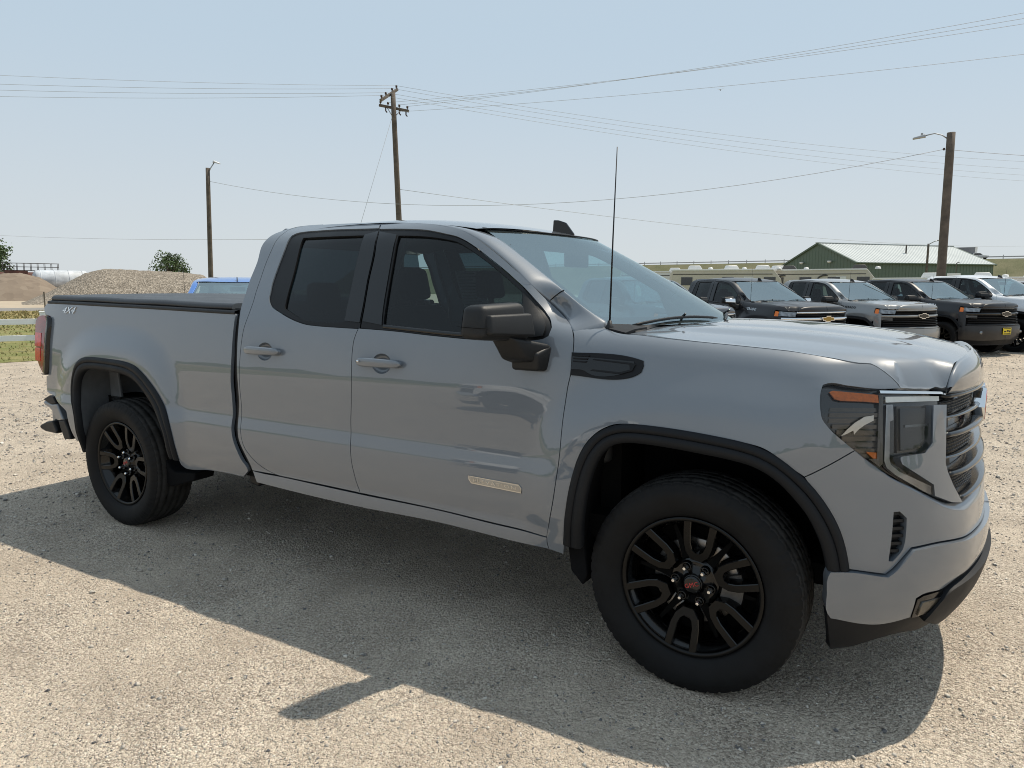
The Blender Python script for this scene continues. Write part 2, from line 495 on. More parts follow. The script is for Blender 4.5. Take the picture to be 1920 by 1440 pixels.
# ---------------------------------------------------------------- panel outlines, (along the skin, height) in metres
OUT = {
 'front_door': [(-1.764, 1.871), (-1.599, 1.861), (-1.505, 1.855), (-1.411, 1.844), (-1.321, 1.829), (-1.251, 1.817), (-1.195, 1.798), (-1.141, 1.774), (-1.088, 1.747), (-1.035, 1.717), (-0.982, 1.685), (-0.929, 1.652), (-0.876, 1.618), (-0.823, 1.585), (-0.776, 1.55), (-0.744, 1.516), (-0.712, 1.482), (-0.674, 1.449), (-0.624, 1.415), (-0.59, 1.397), (-0.562, 1.38), (-0.541, 1.359), (-0.529, 1.338), (-0.518, 1.277), (-0.517, 1.196), (-0.526, 1.134), (-0.53, 1.053), (-0.531, 0.852), (-0.539, 0.765), (-0.55, 0.676), (-0.568, 0.589), (-0.589, 0.512), (-0.869, 0.518), (-1.11, 0.527), (-1.645, 0.534), (-1.661, 0.57), (-1.679, 0.636), (-1.691, 0.687), (-1.697, 0.738), (-1.701, 0.796), (-1.706, 0.868), (-1.703, 0.974), (-1.704, 1.119), (-1.706, 1.232), (-1.701, 1.285), (-1.687, 1.327), (-1.672, 1.361), (-1.677, 1.451), (-1.691, 1.572), (-1.699, 1.703), (-1.726, 1.819)],
 'rear_door': [(-2.499, 1.514), (-2.499, 1.576), (-2.501, 1.672), (-2.493, 1.751), (-2.488, 1.808), (-2.479, 1.839), (-2.473, 1.862), (-2.451, 1.876), (-2.391, 1.883), (-2.226, 1.884), (-2.064, 1.882), (-1.912, 1.878), (-1.769, 1.872), (-1.765, 1.865), (-1.726, 1.819), (-1.699, 1.703), (-1.691, 1.572), (-1.677, 1.451), (-1.672, 1.361), (-1.687, 1.327), (-1.701, 1.285), (-1.706, 1.232), (-1.704, 1.119), (-1.703, 0.974), (-1.706, 0.868), (-1.701, 0.796), (-1.697, 0.738), (-1.691, 0.687), (-1.679, 0.636), (-1.661, 0.57), (-1.645, 0.534), (-1.912, 0.538), (-2.13, 0.54), (-2.244, 0.543), (-2.358, 0.573), (-2.446, 0.625), (-2.495, 0.677), (-2.514, 0.733), (-2.519, 0.789), (-2.519, 0.846), (-2.52, 0.895), (-2.53, 0.977), (-2.535, 1.058), (-2.532, 1.155), (-2.527, 1.244), (-2.52, 1.305), (-2.501, 1.389), (-2.495, 1.47)],
 'seamtop': [(-2.499, 1.514), (-2.499, 1.576), (-2.501, 1.672), (-2.493, 1.751), (-2.488, 1.808), (-2.479, 1.839), (-2.473, 1.862), (-2.451, 1.876), (-2.391, 1.883), (-2.226, 1.884), (-2.064, 1.882), (-1.912, 1.878), (-1.769, 1.872), (-1.764, 1.871), (-1.599, 1.861), (-1.505, 1.855), (-1.411, 1.844), (-1.321, 1.829), (-1.251, 1.817), (-1.195, 1.798), (-1.141, 1.774), (-1.088, 1.747), (-1.035, 1.717), (-0.982, 1.685), (-0.929, 1.652), (-0.876, 1.618), (-0.823, 1.585), (-0.776, 1.55), (-0.744, 1.516), (-0.712, 1.482), (-0.674, 1.449), (-0.624, 1.415), (-0.59, 1.397), (-0.562, 1.38), (-0.541, 1.359)],
 'front_trim': [(-1.729, 1.832), (-1.629, 1.828), (-1.513, 1.821), (-1.425, 1.813), (-1.339, 1.798), (-1.288, 1.787), (-1.23, 1.774), (-1.178, 1.754), (-1.099, 1.714), (-1.019, 1.667), (-0.94, 1.621), (-0.861, 1.572), (-0.783, 1.52), (-0.746, 1.481), (-0.714, 1.448), (-0.685, 1.42), (-0.654, 1.394), (-0.636, 1.371), (-0.636, 1.36), (-0.639, 1.338), (-0.66, 1.326), (-0.687, 1.321), (-0.807, 1.313), (-0.968, 1.31), (-1.086, 1.314), (-1.257, 1.322), (-1.443, 1.333), (-1.672, 1.341), (-1.677, 1.451), (-1.691, 1.572), (-1.699, 1.703)],
 'front_glass': [(-1.584, 1.795), (-1.492, 1.79), (-1.409, 1.783), (-1.327, 1.772), (-1.275, 1.763), (-1.222, 1.751), (-1.169, 1.728), (-1.091, 1.687), (-1.012, 1.643), (-0.931, 1.595), (-0.852, 1.546), (-0.809, 1.518), (-0.79, 1.462), (-0.77, 1.392), (-0.756, 1.331), (-1.093, 1.331), (-1.352, 1.344), (-1.529, 1.355), (-1.54, 1.433), (-1.556, 1.573), (-1.57, 1.687)],
 'sail': [(-0.797, 1.511), (-0.757, 1.476), (-0.725, 1.441), (-0.698, 1.413), (-0.67, 1.387), (-0.659, 1.361), (-0.662, 1.337), (-0.713, 1.329), (-0.749, 1.329)],
 'rear_trim': [(-1.73, 1.835), (-1.903, 1.84), (-2.052, 1.844), (-2.209, 1.844), (-2.315, 1.842), (-2.363, 1.836), (-2.383, 1.825), (-2.387, 1.808), (-2.384, 1.755), (-2.387, 1.688), (-2.39, 1.619), (-2.389, 1.554), (-2.378, 1.493), (-2.378, 1.489), (-2.362, 1.461), (-2.333, 1.436), (-2.277, 1.414), (-2.206, 1.389), (-2.122, 1.365), (-2.045, 1.35), (-1.972, 1.345), (-1.831, 1.341), (-1.677, 1.338), (-1.682, 1.45), (-1.696, 1.572), (-1.704, 1.703)],
 'rear_glass': [(-2.279, 1.811), (-2.116, 1.81), (-1.821, 1.806), (-1.789, 1.369), (-1.93, 1.365), (-2.046, 1.372), (-2.131, 1.392), (-2.237, 1.432), (-2.24, 1.451), (-2.251, 1.624)],
 'cab_rear_edge': [(-2.439, 0.541), (-2.459, 0.581), (-2.498, 0.643), (-2.531, 0.698), (-2.545, 0.771), (-2.547, 0.827), (-2.541, 0.91), (-2.547, 0.992), (-2.556, 1.089), (-2.561, 1.211), (-2.569, 1.356), (-2.582, 1.428), (-2.582, 1.483), (-2.592, 1.578), (-2.597, 1.683), (-2.6, 1.799), (-2.632, 1.862)],
 'rocker': [(-2.436, 0.54), (-2.337, 0.537), (-2.243, 0.538), (-1.911, 0.533), (-1.645, 0.529), (-1.109, 0.525), (-0.869, 0.515), (-0.589, 0.51), (-0.589, 0.484), (-0.583, 0.458), (-0.732, 0.455), (-0.914, 0.461), (-1.107, 0.468), (-1.703, 0.464), (-2.126, 0.472), (-2.398, 0.481)],
 'bed': [(-4.618, 1.435), (-4.328, 1.433), (-4.053, 1.426), (-3.685, 1.419), (-3.337, 1.414), (-2.888, 1.402), (-2.614, 1.396), (-2.595, 1.396), (-2.601, 1.274), (-2.602, 1.152), (-2.606, 1.02), (-2.596, 0.922), (-2.592, 0.839), (-2.594, 0.758), (-2.581, 0.701), (-2.554, 0.645), (-2.514, 0.582), (-2.483, 0.552), (-2.478, 0.531), (-2.53, 0.489), (-2.673, 0.492), (-2.854, 0.485), (-3.009, 0.467), (-3.057, 0.469), (-3.085, 0.487), (-3.092, 0.519), (-3.09, 0.579), (-3.099, 0.64), (-3.114, 0.707), (-3.137, 0.773), (-3.181, 0.844), (-3.22, 0.894), (-3.271, 0.939), (-3.327, 0.983), (-3.389, 1.025), (-3.448, 1.057), (-3.518, 1.075), (-3.603, 1.084), (-3.701, 1.088), (-3.851, 1.091), (-3.954, 1.092), (-4.017, 1.088), (-4.071, 1.075), (-4.104, 1.058), (-4.131, 1.04), (-4.149, 1.015), (-4.164, 0.988), (-4.175, 0.957), (-4.186, 0.921), (-4.194, 0.884), (-4.2, 0.839), (-4.187, 0.796), (-4.165, 0.769), (-4.142, 0.738), (-4.138, 0.664), (-4.135, 0.594), (-4.146, 0.539), (-4.209, 0.505), (-4.217, 0.547), (-4.225, 0.603), (-4.239, 0.654), (-4.253, 0.714), (-4.28, 0.729), (-4.344, 0.753), (-4.429, 0.774), (-4.483, 0.796), (-4.538, 0.803), (-4.593, 0.814), (-4.609, 0.85), (-4.607, 0.894), (-4.604, 0.926), (-4.571, 0.935), (-4.554, 1.01), (-4.54, 1.104), (-4.54, 1.171), (-4.534, 1.233), (-4.529, 1.294), (-4.535, 1.327), (-4.558, 1.342), (-4.625, 1.351), (-4.66, 1.371), (-4.67, 1.399), (-4.65, 1.421)],
 'taillight': [(-4.621, 1.348), (-4.562, 1.34), (-4.541, 1.326), (-4.536, 1.294), (-4.54, 1.232), (-4.547, 1.171), (-4.56, 1.01), (-4.58, 0.937), (-4.612, 0.944), (-4.654, 0.973), (-4.689, 1.008), (-4.709, 1.064), (-4.725, 1.126), (-4.732, 1.132), (-4.744, 1.194), (-4.757, 1.256), (-4.759, 1.309), (-4.715, 1.336), (-4.677, 1.345)],
 'arch_rear_out': [(-3.092, 0.519), (-3.09, 0.579), (-3.099, 0.64), (-3.114, 0.707), (-3.137, 0.773), (-3.181, 0.844), (-3.22, 0.894), (-3.271, 0.939), (-3.327, 0.983), (-3.389, 1.025), (-3.448, 1.057), (-3.518, 1.075), (-3.603, 1.084), (-3.701, 1.088), (-3.851, 1.091), (-3.954, 1.092), (-4.017, 1.088), (-4.071, 1.075), (-4.104, 1.058), (-4.131, 1.04), (-4.149, 1.015), (-4.164, 0.988), (-4.175, 0.957), (-4.186, 0.921), (-4.194, 0.884), (-4.2, 0.839), (-4.187, 0.796), (-4.165, 0.769), (-4.142, 0.738), (-4.138, 0.664), (-4.135, 0.594), (-4.146, 0.539), (-4.163, 0.487), (-4.175, 0.436)],
 'arch_rear_in': [(-3.163, 0.537), (-3.15, 0.603), (-3.163, 0.671), (-3.191, 0.741), (-3.274, 0.823), (-3.332, 0.883), (-3.385, 0.922), (-3.442, 0.968), (-3.497, 0.991), (-3.567, 1.006), (-3.654, 1.012), (-3.752, 1.018), (-3.853, 1.02), (-3.957, 1.019), (-4.02, 1.011), (-4.058, 0.997), (-4.087, 0.975), (-4.111, 0.938), (-4.131, 0.895), (-4.136, 0.859), (-4.13, 0.801), (-4.114, 0.744), (-4.11, 0.666), (-4.102, 0.607), (-4.116, 0.542), (-4.136, 0.481), (-4.139, 0.441)],
 'arch_front_out': [(-0.505, 0.498), (-0.495, 0.572), (-0.483, 0.668), (-0.469, 0.767), (-0.448, 0.858), (-0.408, 0.934), (-0.36, 0.982), (-0.303, 1.011), (-0.239, 1.02), (-0.144, 1.019), (-0.03, 1.016), (0.08, 1.006), (0.185, 0.996), (0.253, 0.982), (0.305, 0.952), (0.351, 0.917), (0.394, 0.879), (0.434, 0.834), (0.475, 0.774), (0.503, 0.721), (0.522, 0.666), (0.535, 0.605), (0.539, 0.58)],
 'arch_front_in': [(-0.429, 0.496), (-0.422, 0.586), (-0.409, 0.696), (-0.396, 0.778), (-0.378, 0.843), (-0.347, 0.902), (-0.307, 0.938), (-0.259, 0.952), (-0.171, 0.954), (-0.062, 0.95), (0.049, 0.941), (0.155, 0.932), (0.224, 0.923), (0.277, 0.897), (0.323, 0.86), (0.374, 0.802), (0.421, 0.737), (0.45, 0.676), (0.469, 0.614), (0.474, 0.579)],
 'fender': [(-0.541, 1.359), (-0.562, 1.38), (-0.59, 1.397), (-0.617, 1.413), (-0.614, 1.431), (-0.607, 1.444), (-0.556, 1.419), (-0.49, 1.396), (-0.434, 1.376), (-0.408, 1.369), (-0.364, 1.358), (-0.328, 1.353), (-0.278, 1.351), (-0.155, 1.341), (-0.037, 1.333), (0.111, 1.324), (0.244, 1.315), (0.295, 1.311), (0.445, 1.291), (0.546, 1.276), (0.591, 1.274), (0.614, 1.266), (0.649, 1.247), (0.685, 1.223), (0.71, 1.2), (0.714, 1.193), (0.62, 1.193), (0.513, 1.203), (0.439, 1.209), (0.423, 1.204), (0.419, 1.185), (0.426, 1.119), (0.433, 1.095), (0.452, 1.072), (0.549, 0.991), (0.384, 0.895), (0.351, 0.917), (0.305, 0.952), (0.253, 0.982), (0.185, 0.996), (0.08, 1.006), (-0.03, 1.016), (-0.144, 1.019), (-0.239, 1.02), (-0.303, 1.011), (-0.36, 0.982), (-0.408, 0.934), (-0.448, 0.858), (-0.469, 0.767), (-0.483, 0.668), (-0.495, 0.572), (-0.505, 0.498), (-0.506, 0.498), (-0.515, 0.449), (-0.583, 0.457), (-0.589, 0.484), (-0.589, 0.512), (-0.568, 0.589), (-0.55, 0.676), (-0.539, 0.765), (-0.531, 0.852), (-0.53, 1.053), (-0.526, 1.134), (-0.517, 1.196), (-0.518, 1.277), (-0.529, 1.338)],
 'bumper_upper': [(0.549, 0.991), (0.614, 0.941), (0.674, 0.899), (0.753, 0.858), (0.824, 0.821), (0.911, 0.779), (1.002, 0.759)],
 'bumper_upper_low': [(0.997, 0.66), (0.837, 0.668), (0.746, 0.66), (0.725, 0.639), (0.683, 0.59), (0.661, 0.571), (0.584, 0.581), (0.54, 0.586)],
 'bumper_upper_left': [(0.539, 0.58), (0.535, 0.605), (0.522, 0.666), (0.503, 0.721), (0.475, 0.774), (0.434, 0.834), (0.394, 0.879), (0.384, 0.895)],
 'bumper_vent': [(0.682, 0.783), (0.702, 0.784), (0.726, 0.762), (0.723, 0.708), (0.714, 0.659), (0.681, 0.618), (0.669, 0.618), (0.675, 0.69)],
 'bl_top': [(0.472, 0.562), (0.479, 0.579), (0.538, 0.583), (0.661, 0.569), (0.683, 0.587), (0.725, 0.636), (0.746, 0.657), (0.837, 0.665), (0.997, 0.657)],
 'bl_bot': [(0.931, 0.524), (0.873, 0.503), (0.786, 0.496), (0.764, 0.485), (0.756, 0.409), (0.649, 0.388), (0.491, 0.406), (0.479, 0.424)],
 'fog_pocket': [(0.756, 0.41), (0.765, 0.482), (0.787, 0.493), (0.874, 0.5), (0.882, 0.477), (0.899, 0.398)],
 'fog_lens': [(0.775, 0.419), (0.785, 0.47), (0.881, 0.476), (0.896, 0.416)],
 'valance_bot': [(1.216, 0.383), (1.381, 0.174), (1.249, 0.183), (0.944, 0.279), (0.728, 0.322), (0.645, 0.302), (0.565, 0.276), (0.5, 0.265), (0.491, 0.405)],
 'hl_dark': [(0.419, 1.199), (0.426, 1.206), (0.597, 1.198), (0.635, 1.19), (0.653, 1.175), (0.656, 1.034), (0.653, 0.938), (0.634, 0.94), (0.59, 0.965), (0.558, 0.988), (0.509, 1.031), (0.441, 1.093), (0.431, 1.106)],
 'hl_amber': [(0.451, 1.185), (0.463, 1.19), (0.635, 1.177), (0.638, 1.151), (0.585, 1.156), (0.499, 1.158), (0.475, 1.163)],
 'hl_amber_low': [(0.595, 0.985), (0.632, 0.982), (0.632, 0.958), (0.624, 0.958)],
 'hl_chrome': [(0.631, 1.189), (0.897, 1.177), (0.927, 1.171), (0.925, 1.165), (0.897, 1.169), (0.635, 1.18)],
 'hl_bar': [(0.661, 1.17), (0.903, 1.162), (0.902, 1.146), (0.662, 1.151)],
 'hl_pipe': [(0.662, 1.143), (0.688, 1.143), (0.69, 1.091), (0.677, 1.087), (0.674, 0.961), (0.679, 0.942), (0.709, 0.918), (0.838, 0.861), (0.837, 0.832), (0.806, 0.845), (0.694, 0.907), (0.664, 0.931), (0.655, 0.954)],
 'hl_proj': [(0.715, 1.139), (0.849, 1.134), (0.846, 1.073), (0.837, 1.01), (0.808, 0.981), (0.714, 0.977)],
 'hl_lens_front': [(0.662, 1.143), (0.851, 1.136), (0.842, 1.009), (0.81, 0.978), (0.711, 0.971), (0.704, 0.963), (0.712, 0.941), (0.837, 0.865), (0.837, 0.832), (0.806, 0.844), (0.694, 0.906), (0.664, 0.929), (0.655, 0.954)],
 'hl_all': [(0.416, 1.2), (0.424, 1.208), (0.597, 1.2), (0.635, 1.193), (0.927, 1.174), (0.924, 1.133), (0.851, 1.136), (0.842, 1.009), (0.81, 0.978), (0.711, 0.971), (0.704, 0.963), (0.712, 0.941), (0.837, 0.865), (0.839, 0.83), (0.806, 0.842), (0.694, 0.902), (0.638, 0.933), (0.555, 0.988), (0.509, 1.027), (0.437, 1.089), (0.427, 1.106)],
 'fascia': [(0.853, 1.136), (0.923, 1.132), (0.906, 0.932), (0.916, 0.9), (0.943, 0.851), (0.993, 0.784), (0.923, 0.795), (0.841, 0.828), (0.839, 0.866), (0.712, 0.943), (0.706, 0.963), (0.713, 0.97), (0.811, 0.977), (0.843, 1.009)],
 'grille_edge': [(0.928, 1.171), (0.923, 1.132), (0.906, 0.932), (0.916, 0.9), (0.943, 0.851), (0.993, 0.784)],
 'grille_bars': [(0.922, 1.173), (0.922, 1.153), (0.918, 1.088), (0.915, 1.037), (0.914, 1.02), (0.909, 0.948), (0.919, 0.896), (0.918, 0.886)],
 'vent_out': [(-0.522, 1.275), (-0.511, 1.275), (-0.242, 1.262), (-0.218, 1.256), (-0.214, 1.236), (-0.22, 1.212), (-0.233, 1.202), (-0.299, 1.181), (-0.316, 1.179), (-0.518, 1.184), (-0.519, 1.233)],
 'vent_in': [(-0.515, 1.26), (-0.253, 1.25), (-0.248, 1.23), (-0.256, 1.214), (-0.31, 1.196), (-0.441, 1.197), (-0.456, 1.205), (-0.515, 1.208)],
 'elev_badge': [(-0.991, 0.714), (-0.733, 0.71), (-0.718, 0.696), (-0.719, 0.675), (-0.976, 0.681), (-0.99, 0.697)],
 'badge44': [(-4.424, 1.405), (-4.215, 1.408), (-4.208, 1.368), (-4.416, 1.365)],
 'handleF': [(-1.653, 1.202), (-1.384, 1.215), (-1.379, 1.154), (-1.649, 1.138)],
 'handleR': [(-2.477, 1.224), (-2.2, 1.235), (-2.194, 1.176), (-2.471, 1.163)],
 'rail_low': [(-4.618, 1.435), (-4.328, 1.433), (-4.053, 1.426), (-3.685, 1.419), (-3.337, 1.414), (-2.888, 1.402), (-2.614, 1.396)],
 'ws_edge': [(-0.631, 1.796), (-0.649, 1.762), (-0.667, 1.725), (-0.694, 1.68), (-0.724, 1.629), (-0.737, 1.589), (-0.76, 1.543), (-0.785, 1.497), (-0.819, 1.451), (-0.827, 1.426), (-0.825, 1.402), (-0.814, 1.392)],
 'ws_top': [(-0.616, 1.796), (-0.548, 1.799), (-0.46, 1.801), (-0.34, 1.799), (-0.208, 1.792), (-0.074, 1.786), (0.06, 1.782)],
 'rb_top': [(-4.775, 0.741), (-4.677, 0.778), (-4.63, 0.772), (-4.595, 0.727), (-4.638, 0.719), (-4.669, 0.715)],
 'rb_mid': [(-4.777, 0.731), (-4.669, 0.715), (-4.595, 0.725), (-4.524, 0.612), (-4.609, 0.6), (-4.677, 0.665), (-4.699, 0.679), (-4.776, 0.699)],
 'rb_low': [(-4.609, 0.6), (-4.524, 0.612), (-4.481, 0.549), (-4.457, 0.478), (-4.546, 0.468), (-4.583, 0.538)],
 'rb_step': [(-4.941, 0.527), (-4.846, 0.563), (-4.749, 0.582), (-4.734, 0.561), (-4.7, 0.508), (-4.709, 0.487), (-4.858, 0.488), (-4.932, 0.504)],
 'liner_flap': [(-3.42, 0.472), (-3.337, 0.474), (-3.3, 0.429), (-3.248, 0.408), (-3.048, 0.428), (-3.062, 0.38), (-3.187, 0.339), (-3.299, 0.306), (-3.391, 0.345)],
}
# ---------------------------------------------------------------- materials
def sets(nd, **kw):
    for k, v in kw.items():
        k = k.replace('_', ' ')
        for i in nd.inputs:
            if i.name.lower() == k.lower():
                i.default_value = v if not (isinstance(v, tuple) and len(v) == 3 and i.type == 'RGBA') else (*v, 1); break
        else: raise KeyError(k)
    return nd

class Nodes:
    def __init__(s, name):
        s.m = bpy.data.materials.new(name); s.m.use_nodes = True; s.t = s.m.node_tree; s.t.nodes.clear()
        s.out = s.t.nodes.new('ShaderNodeOutputMaterial')
    def n(s, kind, **kw):
        nd = s.t.nodes.new('ShaderNode' + kind)
        for k, v in kw.items(): setattr(nd, k, v)
        return nd
    def l(s, a, b): s.t.links.new(a, b)
    def coord(s, scale=1., kind='Object'):
        c = s.n('TexCoord'); mp = s.n('Mapping')
        mp.inputs['Scale'].default_value = scale if hasattr(scale, '__len__') else (scale,) * 3
        s.l(c.outputs[kind], mp.inputs[0]); return mp.outputs[0]
    def noise(s, vec, scale, detail=4., rough=.55):
        nd = s.n('TexNoise'); sets(nd, Scale=scale, Detail=detail, Roughness=rough); s.l(vec, nd.inputs['Vector']); return nd.outputs['Fac']
    def ramp(s, fac, stops):
        nd = s.n('ValToRGB'); e = nd.color_ramp.elements
        while len(e) < len(stops): e.new(.5)
        for q, (p, c) in zip(e, stops): q.position = p; q.color = (*c, 1) if len(c) == 3 else c
        s.l(fac, nd.inputs[0]); return nd.outputs[0]
    def mix(s, fac, a, b, mode='MIX'):
        nd = s.n('Mix', data_type='RGBA', blend_type=mode)
        for v, i in ((fac, 0), (a, 6), (b, 7)):
            if hasattr(v, 'links'): s.l(v, nd.inputs[i])
            else: nd.inputs[i].default_value = v if not isinstance(v, tuple) else (*v, 1)
        return nd.outputs[2]
    def bump(s, h, strength=.3, dist=.01, normal=None):
        nd = s.n('Bump'); sets(nd, Strength=strength, Distance=dist); s.l(h, nd.inputs['Height'])
        if normal: s.l(normal, nd.inputs['Normal'])
        return nd.outputs[0]
    def pbr(s, color=None, normal=None, rough=None, **kw):
        nd = s.n('BsdfPrincipled'); sets(nd, **kw)
        for v, k in ((color, 'Base Color'), (normal, 'Normal'), (rough, 'Roughness')):
            if v is None: continue
            if hasattr(v, 'links'): s.l(v, nd.inputs[k])
            else: nd.inputs[k].default_value = (*v, 1) if isinstance(v, tuple) else v
        s.l(nd.outputs[0], s.out.inputs[0]); return s.m

def plain(name, c, rough=.5, metal=0., coat=0., var=.12, scale=6., bump=0., bscale=200., **kw):
    """a solid colour with slight unevenness in tone and gloss"""
    N = Nodes(name); v = N.coord()
    f = N.noise(v, scale, 5, .6)
    a = tuple(max(0, x * (1 - var)) for x in c); b = tuple(min(1, x * (1 + var)) for x in c)
    colr = N.ramp(f, [(.3, a), (.7, b)])
    rg = N.ramp(f, [(.25, (max(rough - .08 * rough * 2, .01),) * 3), (.75, (min(rough + .08 * rough * 2, 1),) * 3)])
    nm = N.bump(N.noise(v, bscale, 2, .5), bump, .002) if bump else None
    return N.pbr(colr, nm, rg, Metallic=metal, Coat_Weight=coat, Coat_Roughness=.03, **kw)

def paint(name, c, metal=0., rough=.4, coat_ior=1.7, dust=.05, coat=1.):
    """car lacquer: colour under clear coat with a thin uneven film of dust"""
    N = Nodes(name); v = N.coord()
    f = N.noise(v, 2.2, 6, .62); f2 = N.noise(v, 40, 3, .6)
    d = N.ramp(f, [(.35, (0, 0, 0)), (.75, (dust,) * 3)])
    colr = N.mix(d, c, (.42, .37, .30))
    cr = N.ramp(f, [(.3, (.002,) * 3), (.8, (.010,) * 3)])
    nd = N.n('BsdfPrincipled'); sets(nd, Roughness=rough, Metallic=metal, Coat_Weight=coat, Coat_IOR=coat_ior)
    N.l(colr, nd.inputs['Base Color']); N.l(cr, nd.inputs['Coat Roughness']); N.l(nd.outputs[0], N.out.inputs[0])
    return N.m

def thin_glass(name, tint, ior=1.5, rough=0., film=0., sheen=(1., 1., 1.)):
    """a thin pane: mirror by Fresnel, otherwise a tinted view straight through, with a trace of dust"""
    N = Nodes(name)
    fr = N.n('Fresnel'); fr.inputs[0].default_value = ior
    tr = N.n('BsdfTransparent'); tr.inputs[0].default_value = (*tint, 1)
    gl = N.n('BsdfGlossy'); gl.inputs['Roughness'].default_value = rough; gl.inputs['Color'].default_value = (*sheen, 1)
    mx = N.n('MixShader'); N.l(fr.outputs[0], mx.inputs[0]); N.l(tr.outputs[0], mx.inputs[1]); N.l(gl.outputs[0], mx.inputs[2])
    out = mx.outputs[0]
    if film:
        df = N.n('BsdfDiffuse'); df.inputs[0].default_value = (.50, .62, .64, 1)
        d = N.ramp(N.noise(N.coord(), 3., 5, .6), [(.3, (film * .5,) * 3), (.8, (film,) * 3)])
        m2 = N.n('MixShader'); N.l(d, m2.inputs[0]); N.l(out, m2.inputs[1]); N.l(df.outputs[0], m2.inputs[2]); out = m2.outputs[0]
    N.l(out, N.out.inputs[0]); return N.m

M = {}
M['paint'] = paint('lacquer_storm_grey', (.120, .141, .167))
M['black_gloss'] = plain('black_gloss_plastic', (.003, .003, .0035), .16, coat=.5, var=.1, Specular_IOR_Level=.3)
M['black_trim'] = plain('black_rubber_trim', (.005, .0052, .006), .42, var=.15, Specular_IOR_Level=.3)
M['black_grain'] = plain('black_grained_plastic', (.011, .0118, .0132), .50, var=.12, bump=.35, bscale=420, Specular_IOR_Level=.35)
M['flare'] = plain('black_moulding_plastic', (.0070, .0082, .0105), .58, var=.1, bump=.1, bscale=600, Specular_IOR_Level=.25)
M['void'] = plain('dark_underseal', (.006, .006, .006), .9, var=.3, Specular_IOR_Level=.1)
M['liner'] = plain('wheel_liner_felt', (.006, .0062, .007), .9, var=.3, bump=.3, bscale=90, Specular_IOR_Level=.1)
M['inner_grey'] = plain('primed_grey_steel', (.13, .14, .15), .55, var=.2, scale=9)
M['chrome'] = plain('bright_chrome', (.78, .79, .80), .07, 1., var=.03)
M['satin'] = plain('satin_metal', (.62, .60, .56), .30, 1., var=.08)
M['dark_chrome'] = plain('smoked_chrome', (.18, .19, .20), .12, 1., var=.05)
M['tyre'] = plain('tyre_rubber', (.0075, .0078, .0086), .68, var=.45, scale=9, bump=.12, bscale=120, Specular_IOR_Level=.22)
M['tread'] = plain('dusty_tread_rubber', (.030, .029, .028), .85, var=.5, scale=12, bump=.3, bscale=90, Specular_IOR_Level=.2)
M['badge_field'] = plain('badge_grey_metal', (.40, .385, .36), .35, .8, var=.1)
M['rim_black'] = plain('wheel_gloss_black', (.002, .002, .0022), .14, coat=.35, var=.08, Specular_IOR_Level=.3)
M['rim_face'] = plain('wheel_spoke_black', (.0035, .0034, .0033), .30, coat=.0, var=.08, Specular_IOR_Level=.26)
M['brake'] = plain('brake_iron', (.30, .28, .26), .38, .9, var=.2, scale=30)
M['caliper'] = plain('caliper_cast', (.10, .10, .10), .5, .6, var=.3, scale=40)
M['red_letter'] = plain('red_letter_enamel', (.42, .012, .018), .3, coat=.5)
M['amber'] = plain('amber_reflector', (.80, .19, .012), .25, coat=.3, var=.2, scale=60, bump=.5, bscale=350)
M['lamp_white'] = plain('light_pipe_frosted', (.62, .63, .60), .22, coat=.6, var=.12, scale=10)
M['lamp_grey'] = plain('light_pipe_smoked', (.30, .30, .30), .16, .55, coat=1., var=.25, scale=12)
M['lamp_dark'] = plain('lamp_bowl_dark', (.012, .011, .010), .10, coat=1., var=.2)
M['lamp_rib'] = plain('lamp_bezel_brown', (.11, .095, .08), .25, .6, coat=.4, var=.25)
M['red_lens'] = plain('tail_lens_red', (.22, .002, .006), .10, coat=.5, var=.5, scale=14)
M['red_lens_b'] = plain('tail_lens_bright_red', (.55, .010, .018), .14, coat=.5, var=.4, scale=24)
M['vinyl'] = plain('tonneau_vinyl', (.014, .015, .018), .42, var=.2, bump=.2, bscale=500)
M['seat'] = plain('seat_cloth_black', (.012, .013, .015), .85, var=.15, bump=.2, bscale=300)
M['dash'] = plain('dash_plastic', (.030, .031, .032), .65, var=.15, bump=.2, bscale=300)
M['headliner'] = plain('headliner_grey', (.10, .10, .10), .9, var=.06)
M['paper'] = plain('white_paper', (.75, .75, .72), .7, var=.05)
M['ink'] = plain('grey_print', (.25, .25, .25), .8, var=.1)
M['mirror'] = plain('mirror_silver', (.8, .82, .84), .02, 1., var=.02)
M['glass_ws'] = thin_glass('windscreen_glass', (.70, .92, .92), 4.4, 0, .05, (.84, .97, 1.))
M['glass_side'] = thin_glass('side_glass_tint', (.26, .38, .40), 1.42, 0, .003)
M['glass_dark'] = thin_glass('privacy_glass', (.075, .11, .125), 1.42, 0, .002)
M['lens'] = thin_glass('lamp_lens_clear', (.86, .86, .86), 1.32, 0, .0)
M['frit'] = plain('glass_black_border', (.02, .024, .026), .12, coat=.7, var=.1)
# ---------------------------------------------------------------- the grey pickup
def S3(u, z, off=0., f=body):
    a = np.atleast_1d(np.asarray(u, float)); b = np.atleast_1d(np.asarray(z, float)) + 0 * a
    P = f(a, b)
    if np.any(off): P = P + normal_of(lambda x, y: f(x, y), a, b) * np.asarray(off, float).reshape(-1, 1)
    return P

truck = thing('pickup_truck', 'large grey double-cab pickup with black wheels and covered bed in the middle of the lot', 'pickup truck')
T2 = (truck, truck)

def skin(name, outline, mat, parents=T2, surf=body, label=None, kind=None, **kw):
    return pair(name, panel_arrays(outline, surf, **kw), mat, parents, label, kind)

